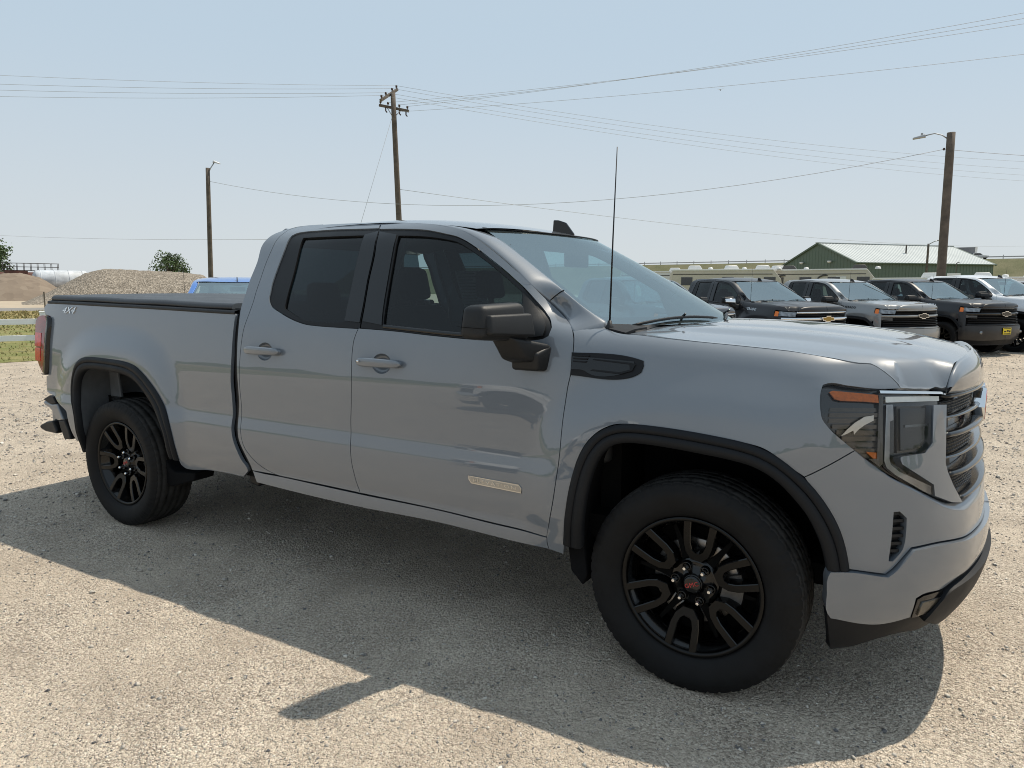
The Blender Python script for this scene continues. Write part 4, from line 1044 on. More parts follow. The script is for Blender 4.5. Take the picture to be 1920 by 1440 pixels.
# --- lamps
SWEEP = [(.505, 1.036), (.53, 1.062), (.553, 1.082), (.588, 1.103), (.622, 1.108), (.622, 1.090), (.588, 1.074), (.566, 1.058), (.552, 1.042), (.549, 1.056), (.527, 1.045)]
def sk(name, key, mat, off, parents=T2, depth=.012, gap=.0, du=.03, dv=.02, step=.02, label=None, poly=None, holes=(), sharp=True):
    return pair(name, panel_arrays(poly or OUT[key], body, off=off, gap=gap, depth=depth, du=du, dv=dv, step=step, keep_sharp=sharp, holes=holes), mat, parents, label)
lampb = sk('headlamp', 'hl_all', M['lamp_dark'], -.030, depth=.05, label='headlamp cluster with amber marker and C-shaped light pipe')
sk('lamp_cover', 'hl_dark', M['lens'], -.002, lampb, .0)
sk('marker', 'hl_amber', M['amber'], -.014, lampb, .010)
sk('marker', 'hl_amber_low', M['amber'], -.014, lampb, .010)
d = OUT['hl_dark']
for i in range(9):      # stepped reflector ribs behind the cover
    z = 1.135 - .020 * i
    u0 = .452 + max(0, (1.09 - z)) * .86 + .01; u1 = .648
    if u1 - u0 < .03: continue
    sk('reflector_rib', None, M['lamp_rib'], -.024 + .004 * (i % 2), lampb, .010, poly=[(u0, z - .014), (u1, z - .014), (u1, z), (u0, z)], du=.05, dv=.03)
sk('reflector_sweep', None, M['satin'], -.0155, lampb, .004, poly=SWEEP, du=.03, dv=.03)
sk('lamp_frame', None, M['lamp_rib'], -.010, lampb, .02, poly=[(.636, 1.175), (.652, 1.175), (.652, .945), (.640, .935), (.60, .962), (.632, .962)], du=.04, dv=.03)
sk('lamp_strip', 'hl_chrome', M['chrome'], .000, lampb, .02)
sk('light_bar', 'hl_bar', M['lamp_white'], -.010, lampb, .015)
sk('light_pipe', 'hl_pipe', M['lamp_grey'], -.006, lampb, .02, dv=.012, du=.02)
pr = OUT['hl_proj']
sk('projector', 'hl_proj', M['lamp_rib'], -.022, lampb, .01)
pin = inset(np.array(pr), .012)
sk('projector_lens', None, M['lamp_dark'], -.014, lampb, .01, poly=[tuple(q) for q in pin])
c = np.mean(np.array(pr), 0)
sk('projector_shelf', None, M['dark_chrome'], -.011, lampb, .004, poly=[(c[0] - .055, c[1] + .012), (c[0] + .055, c[1] + .012), (c[0] + .055, c[1] + .020), (c[0] - .055, c[1] + .020)])
sk('lamp_cover', 'hl_lens_front', M['lens'], .000, lampb, .0)
fas = sk('lamp_surround', 'fascia', M['paint'], .004, depth=.05, gap=.0015)

# --- grille
ge = OUT['grille_edge']
gpoly = [tuple(q) for q in ge] + [(1.1, .772), (1.5, .765), (1.5, 1.162)]
grb = sk('grille', None, M['black_gloss'], -.060, depth=.0, poly=gpoly, du=.05, dv=.04, label='black slatted grille with mesh inserts')
def gx(z): return np.interp(z, [q[1] for q in ge][::-1], [q[0] for q in ge][::-1]) + .004
def bar(name, z, sec, mat, parents, u1=1.5, n=26):
    us = np.linspace(gx(z), u1, n); R3 = []
    for dz, o in sec: R3.append(S3(us, np.full(n, z + dz), o))
    V = np.concatenate(R3); F = [f[::-1] for f in grid_faces(len(sec), n)]
    F.append(tuple(k * n for k in range(len(sec))))
    pair(name, (V, F), mat, parents)
for z, t in ((1.160, .009), (1.026, .011), (.890, .010), (.802, .007)):
    bar('grille_bar', z, [(t, -.058), (t, -.012), (t * .55, .004), (-t * .35, .006), (-t, -.006), (-t, -.058)], M['black_gloss'], grb)
for z in (1.086, .948):
    bar('grille_blade', z, [(.006, -.055), (.005, -.012), (-.002, -.004), (-.006, -.014), (-.006, -.055)], M['dark_chrome'], grb)
for z0, z1 in ((1.098, 1.140), (.958, 1.004), (.820, .870)):
    VF = []
    n = max(3, int((z1 - z0) / .0095)); nu = 60
    for k in range(n):
        z = z0 + (z1 - z0) * (k + .5) / n; us = np.linspace(gx(z), 1.22, nu)
        o = -.028 + .004 * np.sin(np.arange(nu) * math.pi * .5 + k * math.pi * .5)
        R3 = [S3(us, np.full(nu, z + dz), o + w) for dz, w in ((.0022, -.008), (.0016, 0), (-.0016, 0), (-.0022, -.008))]
        VF.append((np.concatenate(R3), [f[::-1] for f in grid_faces(4, nu)]))
    for u in np.arange(gx(z0) + .004, 1.22, .0105):
        R3 = [S3([u + du] * 2, [z0, z1], w) for du, w in ((-.0012, -.036), (-.0010, -.030), (.0010, -.030), (.0012, -.036))]
        VF.append((np.concatenate(R3), grid_faces(4, 2)))
    V, F = join(*VF); pair('mesh_insert', (V, F), M['black_gloss'], grb, kind='stuff')
for z0, z1 in ((1.036, 1.078), (.902, .940)):
    us = [gx(z0) + .01, gx(z0) + .10]
    sk('grille_pocket', None, M['black_trim'], -.040, grb, .02, poly=[(us[0], z0 + .006), (us[1], z0 + .006), (us[1], z1 - .004), (us[0], z1 - .004)])
V, F = text_arrays('GMC', .20, .018, bevel=.004, space=1.04)
xg = float(S3([1.5], [1.07])[0][0])
mk('emblem', [(xg - .012 + v.z - .14 * v.x * v.x, v.x, 1.062 + v.y * .92) for v in V], F, M['chrome'], truck, False)
V, F = text_arrays('GMC', .185, .006, space=1.13)
mk('emblem_face', [(xg + .006 + v.z - .14 * v.x * v.x, v.x, 1.062 + v.y * .92) for v in V], F, M['red_letter'], truck, False)

# --- front bumper
bu = OUT['bumper_upper'] + [(1.10, .757), (1.3, .752), (1.5, .750)] + [(1.5, .640), (1.2, .650)] + OUT['bumper_upper_low'] + [OUT['bumper_upper_left'][1]] + OUT['bumper_upper_left'][2:]
fb = skin('front_bumper', bu, M['paint'], holes=[OUT['bumper_vent']], dv=.016, du=.03, step=.02, depth=.06)
bt = crspline(np.array(OUT['bumper_upper'] + [(1.10, .757), (1.3, .752), (1.5, .750)]), .03)
lift = np.interp(bt[:, 0], [.549, .67, .75, .82, .91, 1.0, 1.5], [.001, .006, .012, .017, .023, .030, .032])
lipr = [S3(bt[:, 0], bt[:, 1] - .004, .0005), S3(bt[:, 0], bt[:, 1] + lift * .30, -.003), S3(bt[:, 0], bt[:, 1] + lift * .70, -.014), S3(bt[:, 0], bt[:, 1] + lift, -.034), S3(bt[:, 0], bt[:, 1] + lift, -.07)]
pair('bumper_lip', (np.concatenate(lipr), [f for f in grid_faces(5, len(bt))]), M['paint'], fb)
bl = [(.472, .50)] + OUT['bl_top'] + [(1.2, .648), (1.5, .640), (1.5, .545), (1.2, .545), (1.06, .540)] + OUT['bl_bot']
pair('bumper_step', panel_arrays(bl, body, off=.017, gap=.002, depth=.06, dv=.016, du=.03, step=.018), M['paint'], T2)
va = OUT['bl_bot'][::-1] + [(1.06, .537), (1.2, .542), (1.5, .542), (1.5, .30), (1.3, .30), (1.1, .30), (.9435, .29)] + OUT['valance_bot'][4:8]
pair('valance', panel_arrays(va, body, off=.012, gap=.001, depth=.05, dv=.02, du=.03, step=.02), M['flare'], T2)
pair('skid_lip', panel_arrays([(.80, .40), (.90, .50), (.98, .515), (1.2, .52), (1.5, .52), (1.5, .40), (1.2, .37), (.95, .34)], body, off=.035, gap=.001, depth=.04, dv=.03, du=.04, step=.03), M['flare'], T2)
sk('fog_pocket', 'fog_pocket', M['black_gloss'], .021, fb, .03)
sk('fog_lamp', 'fog_lens', M['satin'], .0245, fb, .005)
sk('fog_lens', 'fog_lens', M['lens'], .027, fb, .0)
bv = OUT['bumper_vent']
sk('vent_back', 'bumper_vent', M['black_trim'], -.028, fb, .0)
for i in range(7):
    t = (i + .6) / 7.4; z = .635 + (.825 - .635) * t
    b_ = np.array(bv); zz = z
    xl = np.interp(zz, [bv[6][1], bv[7][1], bv[0][1]], [bv[6][0], bv[7][0], bv[0][0]]); xr_ = np.interp(zz, [bv[5][1], bv[4][1], bv[3][1], bv[2][1]], [bv[5][0], bv[4][0], bv[3][0], bv[2][0]])
    if xr_ - xl < .012: continue
    sk('vent_slat', None, M['black_grain'], -.010, fb, .02, poly=[(xl, zz - .006), (xr_, zz - .006), (xr_, zz + .004), (xl, zz + .004)])

# --- fender vents, badges
vb = sk('fender_vent', 'vent_out', M['flare'], .006, fender, .012, gap=.001, sharp=False)
vi = sk('vent_insert', 'vent_in', M['black_gloss'], .0085, fender, .004, sharp=False)
vin = OUT['vent_in']
for i in range(3):
    z = 1.262 - .011 * i
    sk('vent_rib', None, M['flare'], .013, fender, .006, poly=[(-.508, z - .003), (-.445 - .004 * i, z - .0035), (-.440 - .004 * i, z + .0015), (-.508, z + .002)])
sk('vent_rib', None, M['flare'], .012, fender, .006, poly=[(-.43, 1.206), (-.30, 1.199), (-.255, 1.214), (-.245, 1.240), (-.262, 1.244), (-.42, 1.252), (-.425, 1.248), (-.27, 1.238), (-.265, 1.218), (-.305, 1.206), (-.42, 1.212)])
eb = sk('name_badge', 'elev_badge', M['satin'], .004, (fdoor[0], fdoor[1]), .005)
E4 = np.array(OUT['elev_badge']); 
inb = inset(E4, .0055)
pair('badge_field', panel_arrays([tuple(q) for q in inb], body, off=.0052, gap=0, depth=.001, keep_sharp=True), M['badge_field'], fdoor)
V, F = text_arrays('ELEVATION', .026, .0012, space=1.22)
for i, pa in enumerate(fdoor):
    vv = np.array([tuple(v) for v in V]); w = vv[:, 0].max()
    s = 1 if i == 0 else -1
    u = -.853 + vv[:, 0] * (.108 / w); z = .695 + vv[:, 1] * .78 - .006 * (vv[:, 0] / w) * 0 - (u + .853) * .022
    if i: u = 2 * -.853 - u
    P = S3(u, z, vv[:, 2] + .0066)
    f = F
    if i: P = P * [1, -1, 1]
    mk('lettering', P, F if i == 0 else F, M['satin'], pa, False)
V, F = text_arrays('4X4', .070, .003, shear=.45, space=.92)
for i in (0, 1):
    vv = np.array([tuple(v) for v in V]); u = -4.315 + vv[:, 0] * 1.35 * (1 if i == 0 else -1); P = S3(u, 1.386 + vv[:, 1] * .88, vv[:, 2] + .003, bedside)
    if i: P = P * [1, -1, 1]
    mk('lettering', P, F, M['chrome'], bedp[i], False)

# --- side mirrors
def side_mirror(s):
    def q(x, y, z): return (x, y * s, z)
    def order(c): return c if s > 0 else [c[i] for i in (3, 2, 1, 0, 7, 6, 5, 4)]
    hd = hexa_obj('side_mirror', order([q(-.852, -1.285, 1.338), q(-.735, -1.290, 1.338), q(-.665, -1.03, 1.318), q(-.785, -1.02, 1.312), q(-.838, -1.275, 1.468), q(-.742, -1.270, 1.466), q(-.688, -1.04, 1.476), q(-.772, -1.03, 1.476)]), M['black_grain'], truck, .026, 4)
    cp = hexa_obj('mirror_cap', order([q(-.76, -1.262, 1.352), q(-.702, -1.268, 1.356), q(-.640, -1.035, 1.340), q(-.72, -1.03, 1.338), q(-.76, -1.258, 1.430), q(-.715, -1.256, 1.430), q(-.655, -1.040, 1.432), q(-.72, -1.035, 1.434)]), M['black_grain'], hd, .010, 3)
    hexa_obj('mirror_arm', order([q(-.775, -1.09, 1.245), q(-.665, -1.075, 1.245), q(-.615, -.945, 1.215), q(-.765, -.945, 1.200), q(-.80, -1.15, 1.345), q(-.690, -1.15, 1.345), q(-.612, -.955, 1.305), q(-.72, -.955, 1.30)]), M['black_grain'], hd, .016, 3)
    hexa_obj('mirror_foot', order([q(-.765, -1.03, 1.198), q(-.640, -1.03, 1.198), q(-.622, -.950, 1.192), q(-.755, -.950, 1.192), q(-.760, -1.04, 1.262), q(-.636, -1.04, 1.272), q(-.610, -.950, 1.305), q(-.755, -.950, 1.275)]), M['black_grain'], hd, .014, 3)
    mk('mirror_glass', [q(-.852, -1.262, 1.358), q(-.796, -1.04, 1.338), q(-.787, -1.045, 1.455), q(-.842, -1.255, 1.450)], [(0, 1, 2, 3) if s < 0 else (3, 2, 1, 0)], M['mirror'], hd, False)
    # parting line round the shell
    tube('shell_seam', [q(-.845, -1.2925, 1.385), q(-.80, -1.2945, 1.383), q(-.735, -1.2935, 1.381), q(-.722, -1.268, 1.380)], .0016, M['void'], hd, 4)
side_mirror(1); side_mirror(-1)
# quick check marks left out on purpose

# --- cabin
box_obj('cabin_floor', (-2.55, -.90, .50), (-.30, .90, .60), M['void'], truck)
box_obj('firewall', (-.45, -.80, .60), (-.36, .80, 1.28), M['void'], truck)
def seat(x, y, w, back_top, head=True, name='seat', rake=.20):
    c = [(x - .26, y - w, .80), (x + .30, y - w, .80), (x + .30, y + w, .80), (x - .26, y + w, .80), (x - .26, y - w, .94), (x + .30, y - w, .98), (x + .30, y + w, .98), (x - .26, y + w, .94)]
    st_ = hexa_obj(name, c, M['seat'], truck, .05, 3)
    b0, b1 = x - .30, x - .30 - rake
    c = [(b0 - .05, y - w * .96, .90), (b0 + .12, y - w * .96, .90), (b0 + .12, y + w * .96, .90), (b0 - .05, y + w * .96, .90), (b1 - .04, y - w * .80, back_top), (b1 + .07, y - w * .80, back_top), (b1 + .07, y + w * .80, back_top), (b1 - .04, y + w * .80, back_top)]
    hexa_obj('seat_back', c, M['seat'], st_, .05, 3)
    if head:
        for yy in ((y,) if w < .4 else (y - w * .55, y, y + w * .55)):
            c = [(b1 - .06, yy - .12, back_top + .03), (b1 + .06, yy - .12, back_top + .03), (b1 + .06, yy + .12, back_top + .03), (b1 - .06, yy + .12, back_top + .03), (b1 - .07, yy - .105, back_top + .21), (b1 + .03, yy - .105, back_top + .21), (b1 + .03, yy + .105, back_top + .21), (b1 - .07, yy + .105, back_top + .21)]
            hexa_obj('headrest', c, M['seat'], st_, .04, 3)
            tube('headrest_post', [(b1, yy, back_top - .02), (b1, yy, back_top + .06)], .02, M['dash'], st_, 6)
seat(-1.28, -.40, .27, 1.44); seat(-1.28, .40, .27, 1.44)
seat(-2.06, 0, .66, 1.36, True, 'rear_bench', .14)
hexa_obj('dashboard', [(-.78, -.86, .80), (-.40, -.84, .80), (-.40, .84, .80), (-.78, .86, .80), (-.80, -.86, 1.24), (-.42, -.80, 1.335), (-.42, .80, 1.335), (-.80, .86, 1.24)], M['dash'], truck, .03, 3)
box_obj('centre_screen', (-.80, -.17, 1.10), (-.76, .16, 1.28), M['black_gloss'], truck, .006)
box_obj('centre_console', (-1.50, -.13, .62), (-.80, .13, .92), M['dash'], truck, .02)
sw = bmesh.new(); mat_sw = Matrix.Translation((-.90, .40, 1.17)) @ Matrix.Rotation(math.radians(-65), 4, 'Y')
ring = [mat_sw @ Vector((.18 * math.cos(t), .18 * math.sin(t), 0)) for t in np.linspace(0, 2 * math.pi, 33)]
stw = tube('steering_wheel', ring, .014, M['dash'], truck, 8)
tube('steering_spoke', [mat_sw @ Vector((0, -.17, 0)), mat_sw @ Vector((0, 0, -.03)), mat_sw @ Vector((0, .17, 0))], [.012, .05, .012], M['dash'], stw, 8)
tube('steering_column', [mat_sw @ Vector((0, 0, -.03)), mat_sw @ Vector((0, 0, -.22))], [.035, .05], M['dash'], stw, 8)
box_obj('interior_mirror', (-.985, -.13, 1.645), (-.955, .13, 1.725), M['black_gloss'], truck, .012, 3)
box_obj('mirror_stem', (-.99, -.05, 1.715), (-.935, .05, 1.775), M['dash'], truck, .012, 2)
hl_ = []
for x in np.linspace(-2.5, -1.0, 12): hl_.append([(x, y, _cr1(_rx, _rc, np.array([x]))[0] - .055 - .03 * (y / .62) ** 2) for y in np.linspace(-.64, .64, 13)])
loft('headliner', hl_, M['headliner'], truck, flip=True)
for s in (-1, 1):
    pillar = [(-1.66, s * .885, 1.30), (-1.74, s * .885, 1.30), (-1.64, s * .70, 1.80), (-1.56, s * .70, 1.80)]
    prism = [(x - .0, y - s * .03, z) for x, y, z in pillar]
    bm = bmesh.new(); hexa(bm, [prism[0], prism[1], pillar[1], pillar[0], prism[3], prism[2], pillar[2], pillar[3]]); bmesh.ops.recalc_face_normals(bm, faces=bm.faces[:]); bm_obj('inner_pillar', bm, M['headliner'], truck)
    box_obj('door_card', (-2.50, s * .88 - .02, .62), (-.62, s * .88 + .02, 1.29), M['dash'], truck)
    box_obj('sun_visor', (-1.32, s * .38 - .20, 1.755), (-1.12, s * .38 + .20, 1.770), M['headliner'], truck, .006, m=Matrix.Translation((0, 0, 0)))
sb = crspline(np.array(OUT['front_trim'][-4:] + [OUT['front_trim'][0]]), .04)
pair('pillar_seal', (np.concatenate([S3(sb[:, 0] - .05, sb[:, 1], -.022), S3(sb[:, 0] + .05, sb[:, 1], -.022)]), [f[::-1] for f in grid_faces(2, len(sb))]), M['void'], T2)
# price sheet taped inside the far rear window
sy = .795
sh = mk('window_sticker', [(-2.30, sy + .045, 1.40), (-2.08, sy + .045, 1.40), (-2.08, sy - .075, 1.66), (-2.30, sy - .075, 1.66)], [(0, 1, 2, 3)], M['paper'], truck, False)
for i in range(11):
    t = .06 + .085 * i; y = sy + .045 - .12 * t - .004; z = 1.40 + .26 * t
    mk('print_line', [(-2.285, y, z), (-2.10 - .03 * (i % 3), y, z), (-2.10 - .03 * (i % 3), y - .003, z + .007), (-2.285, y - .003, z + .007)], [(0, 1, 2, 3)], M['ink'], sh, False)

# --- underside
box_obj('underbody', (-4.60, -.78, .44), (.45, .78, .52), M['void'], truck)
for s in (-1, 1):
    box_obj('frame_rail', (-4.70, s * .46 - .05, .36), (.55, s * .46 + .05, .50), M['void'], truck, .01)
box_obj('engine_bay', (-.40, -.50, .46), (.55, .50, 1.10), M['void'], truck)
tube('rear_axle', [(-3.745, -.78, .40), (-3.745, .78, .40)], .05, M['void'], truck, 10)
tube('front_axle', [(0, -.74, .38), (0, .74, .38)], .045, M['void'], truck, 10)
V, F = lathe_arrays([(.001, -.16), (.09, -.13), (.15, -.03), (.15, .05), (.08, .14), (.001, .15)], 18, 'y', cx=-3.76, cz=.40); mk('differential', V, F, M['void'], truck)
tube('exhaust', [(-1.2, -.30, .42), (-3.0, -.32, .42), (-3.9, -.55, .46), (-4.55, -.60, .44)], .04, M['caliper'], truck, 10)
for s in (-1, 1):
    box_obj('shock_absorber', (-3.95, s * .56 - .03, .34), (-3.88, s * .56 + .03, .80), M['void'], truck, .01)

# --- wheels
TR, TW = .415, .1375
def tyre_arrays():
    nseg = 288
    prof = []          # (radius, offset outwards, kind) from the outer bead over the tread to the inner bead
    side = [(.268, .090), (.276, .108), (.290, .120), (.315, .131), (.345, .1375), (.368, .1370), (.385, .131), (.396, .125)]
    tread = []
    ys = [.121, .110, .098, .090, .088, .070, .050, .048, .042, .040, .020, .004, .002, -.004, -.006, -.020, -.040, -.042, -.048, -.050, -.070, -.088, -.090, -.098, -.110, -.121]
    gro = {.048, .042, .002, -.004, -.042, -.048, .090, -.090}
    for y in ys:
        r = TR - .010 * (abs(y) / .121) ** 3
        tread.append((r - (.011 if y in gro else 0), y))
    P = side + tread + [(a, -b) for a, b in side[::-1]]
    V = []
    ns = len(side); nt = len(tread)
    for i in range(nseg):
        t = 2 * math.pi * i / nseg
        for j, (r, y) in enumerate(P):
            rr = r
            if j in (3, 5): y = y + .0022
            if j == 6: y = y + (.0022 if i % 3 == 0 else -.0010)
            if ns <= j < ns + nt or j in (ns - 1, ns - 2, ns + nt, ns + nt + 1):
                ph = i + int(abs(y) * 40)
                if abs(y) > .094:
                    if ph % 5 == 0: rr -= .0055
                elif (i + int(y * 240)) % 9 == 0 and rr > TR - .008: rr -= .005
            V.append((rr * math.cos(t), -y, rr * math.sin(t)))
    k = len(P)
    return V, [f[::-1] for f in grid_faces(nseg, k, True)]
TYRE = tyre_arrays()
RIM = lathe_arrays([(.2735, -.100), (.2735, -.112), (.270, -.1145), (.265, -.112), (.260, -.100), (.252, -.085), (.236, -.07), (.228, -.03), (.224, .03), (.228, .09), (.255, .105), (.270, .11)], 96, 'y')
def spoke_arrays():
    po = [(.264, .0620), (.215, .0585), (.165, .0540), (.128, .044), (.098, .020)]
    pi = [(.264, .0375), (.215, .0345), (.168, .031), (.141, .0225), (.129, .009)]
    def yy(r): return -.1115 + .26 * max(0, .262 - r) ** 1.15
    V = []; F = []
    top = [(r, s) for r, s in po] + [(r, -s) for r, s in po[::-1]]
    inn = [(r, s) for r, s in pi] + [(r, -s) for r, s in pi[::-1]]
    n = len(top)
    lev = []
    for lst, sgn in ((top, -1), (inn, 1)):
        a = [(r, yy(r), s) for r, s in lst]
        cen = .0025 * sgn
        b = [(r + (0 if i in (0, n - 1) else (-.0025 if sgn < 0 else .0025)) * 0, yy(r) + .003, s + math.copysign(.003, s) * (1 if sgn < 0 else -1)) for i, (r, s) in enumerate(lst)]
        c = [(r, yy(r) + .048, s + math.copysign(.010, s) * (1 if sgn < 0 else -1)) for r, s in lst]
        lev.append((a, b, c))
    for a, b, c in lev: V += a + b + c
    def q(l, k, i): return l * 3 * n + k * n + i
    top_f = []; side_f = []
    for i in range(n - 1):
        top_f.append((q(0, 0, i), q(0, 0, i + 1), q(1, 0, i + 1), q(1, 0, i)))
        for l in (0, 1):
            for k in (0, 1):
                f = (q(l, k, i), q(l, k + 1, i), q(l, k + 1, i + 1), q(l, k, i + 1)); side_f.append(f if l == 0 else f[::-1])
    return V, top_f, side_f
SPK = spoke_arrays()
def wheel(x, y, s, rot):
    """s = 1 on the right-hand side (faces -y)"""
    w = mk('wheel', *TYRE, M['tyre'], truck)
    w.location = (x, y, TR - .008); w.rotation_euler = (0, 0, 0 if s > 0 else math.pi)
    w.rotation_mode = 'XYZ'; w.data.materials.append(M['tread']); kp = len(TYRE[0]) // 288 - 1
    w.data.polygons.foreach_set('material_index', [1 if 8 <= (i % kp) <= 32 else 0 for i in range(len(w.data.polygons))])
    def add(name, V, F, mat, smooth=True):
        return mk(name, V, F, mat, w, smooth)
    add('rim', *RIM, M['rim_black'])
    add('rim_ring', *lathe_arrays([(.256, -.104), (.2585, -.1122), (.2705, -.1152), (.2715, -.113)], 96, 'y'), M['rim_face'])
    def rt(v, a): 
        c_, s_ = math.cos(a), math.sin(a); return (v[0] * c_ - v[2] * s_, v[1], v[0] * s_ + v[2] * c_)
    for i in range(6):
        a = rot + i * math.pi / 3
        V, tf, sf = SPK
        me_v = [rt((v[0], v[1], v[2]), a) for v in V]
        o = mk('spoke', me_v, [f[::-1] for f in tf] + [f[::-1] for f in sf], M['rim_face'], w, False)
        o.data.materials.append(M['rim_black'])
        for k, p_ in enumerate(o.data.polygons):
            if k >= len(tf): p_.material_index = 1
        a2 = a + math.pi / 6
        # glossy web from the hub between two spokes, and the nut at its root
        wb_ = [(.075, -.042, -.020), (.075, -.042, .020), (.13, -.034, .013), (.13, -.034, -.013), (.236, -.030, -.006), (.236, -.030, .006)]
        base = [(r, -.005, z) for r, _, z in wb_]
        VV = [rt(v, a2) for v in wb_ + base]
        add('web', VV, [(0, 3, 2, 1), (3, 4, 5, 2), (0, 6, 9, 3), (3, 9, 10, 4), (1, 2, 8, 7), (2, 5, 11, 8), (4, 10, 11, 5)], M['void'], False)
        c0 = rt((.0698, 0, 0), a2)
        V, F = lathe_arrays([(.0005, -.100), (.006, -.0995), (.0095, -.094), (.0105, -.085), (.0105, -.060)], 6, 'y', cx=c0[0], cz=c0[2]); add('lug_nut', V, F, M['chrome'], False)
        V, F = lathe_arrays([(.0135, -.052), (.0155, -.071), (.018, -.068), (.020, -.050)], 14, 'y', cx=c0[0], cz=c0[2]); add('nut_seat', V, F, M['rim_black'])
    V, F = lathe_arrays([(.0005, -.074), (.034, -.074), (.037, -.071), (.040, -.064), (.052, -.056), (.078, -.050), (.092, -.050), (.100, -.03)], 48, 'y'); add('hub', V, F, M['rim_black'])
    V, F = lathe_arrays([(.0005, -.0855), (.026, -.0850), (.0335, -.082), (.0345, -.076)], 36, 'y'); add('centre_cap', V, F, M['black_gloss'])
    V, F = text_arrays('GMC', .024, .0008, space=1.1)
    a = math.radians(22)
    add('lettering', [(v.x * math.cos(a) - v.y * math.sin(a), -.0862 - v.z, v.x * math.sin(a) + v.y * math.cos(a)) for v in V], F, M['red_letter'], False)
    V, F = lathe_arrays([(.09, .0), (.09, -.022), (.165, -.022), (.168, -.020), (.168, .004), (.165, .006), (.09, .006)], 48, 'y'); add('brake_disc', V, F, M['brake'])
    cal = []
    for (a0, a1, r0, r1, y0, y1) in ((-.55, .35, .105, .185, -.045, .03),):
        V = []; n = 10
        for i in range(n + 1):
            t = a0 + (a1 - a0) * i / n
            for r, yv in ((r0, y0), (r1, y0), (r1, y1), (r0, y1)): V.append((r * math.cos(t), yv, r * math.sin(t)))
        F = [(i * 4 + j, i * 4 + (j + 1) % 4, (i + 1) * 4 + (j + 1) % 4, (i + 1) * 4 + j) for i in range(n) for j in range(4)] + [(0, 1, 2, 3), (n * 4 + 3, n * 4 + 2, n * 4 + 1, n * 4)]
        add('caliper', V, F, M['caliper'], False)
    V, F = lathe_arrays([(.228, .02), (.10, .03), (.001, .035)], 32, 'y'); add('dust_shield', V, F, M['void'])
    return w
for (x, s, r) in ((0, 1, math.radians(83)), (0, -1, .3), (-3.745, 1, math.radians(62)), (-3.745, -1, .7)):
    wheel(x, -s * .873, s, r)
# ---------------------------------------------------------------- ground
def gz(x, y):
    """the lot falls away a hand's breadth beyond the grey pickup"""
    return -.10 * sst(4.5, 8.0, -.57 * np.asarray(x, float) + .82 * np.asarray(y, float))

def gravel_material(name, tint=1., far=False):
    N = Nodes(name); v = N.coord(1., 'Object')
    big = N.noise(v, .35, 5, .6); mid = N.noise(v, 2.6, 6, .62); fine = N.noise(v, 60., 4, .7)
    v1 = N.n('TexVoronoi'); sets(v1, Scale=150., Randomness=1.); N.l(v, v1.inputs['Vector'])
    v2 = N.n('TexVoronoi'); sets(v2, Scale=62., Randomness=1.); N.l(v, v2.inputs['Vector'])
    base = N.ramp(big, [(.3, (.51 * tint, .432 * tint, .348 * tint)), (.7, (.60 * tint, .518 * tint, .425 * tint))])
    sep = N.n('SeparateColor'); N.l(v1.outputs['Color'], sep.inputs[0])
    peb = N.ramp(sep.outputs[0], [(0, (.15, .13, .11)), (.20, (.36, .305, .25)), (.50, (.55, .47, .385)), (.80, (.73, .645, .54)), (1, (.85, .785, .68))])
    patch = N.ramp(N.noise(v, .9, 5, .6), [(.38, (.30,) * 3), (.62, (.85,) * 3)])
    c = N.mix(patch, base, peb)
    dk = N.ramp(mid, [(.30, (.80, .79, .78)), (.62, (1.06, 1.06, 1.05))])
    c = N.mix(1., c, dk, 'MULTIPLY')
    c = N.mix(.35, c, N.ramp(fine, [(.25, (.55, .53, .5)), (.75, (1.3, 1.28, 1.25))]), 'MULTIPLY')
    h1 = N.bump(v1.outputs['Distance'], .75, .006); 
    inv = N.n('Math', operation='MULTIPLY'); N.l(v2.outputs['Distance'], inv.inputs[0]); inv.inputs[1].default_value = -1.
    b1 = N.bump(inv.outputs[0], .7, .014)
    i2 = N.n('Math', operation='MULTIPLY'); N.l(v1.outputs['Distance'], i2.inputs[0]); i2.inputs[1].default_value = -1.
    b2 = N.bump(i2.outputs[0], .95, .008, b1); b3 = N.bump(fine, .5, .003, b2); b4 = N.bump(mid, .35, .02, b3)
    return N.pbr(c, b4, .95, Specular_IOR_Level=.15)
GRAVEL = gravel_material('gravel_lot')
ax = np.unique(np.concatenate([np.linspace(-3000, -120, 12), np.linspace(-120, -30, 10), np.linspace(-30, 30, 61), np.linspace(30, 120, 10), np.linspace(120, 3000, 12)]))
gx_, gy_ = np.meshgrid(ax, ax, indexing='ij')
V = np.stack([gx_.ravel(), gy_.ravel(), gz(gx_.ravel(), gy_.ravel())], 1)
ground = structure(mk('ground', V, grid_faces(len(ax), len(ax)), GRAVEL, None, True))

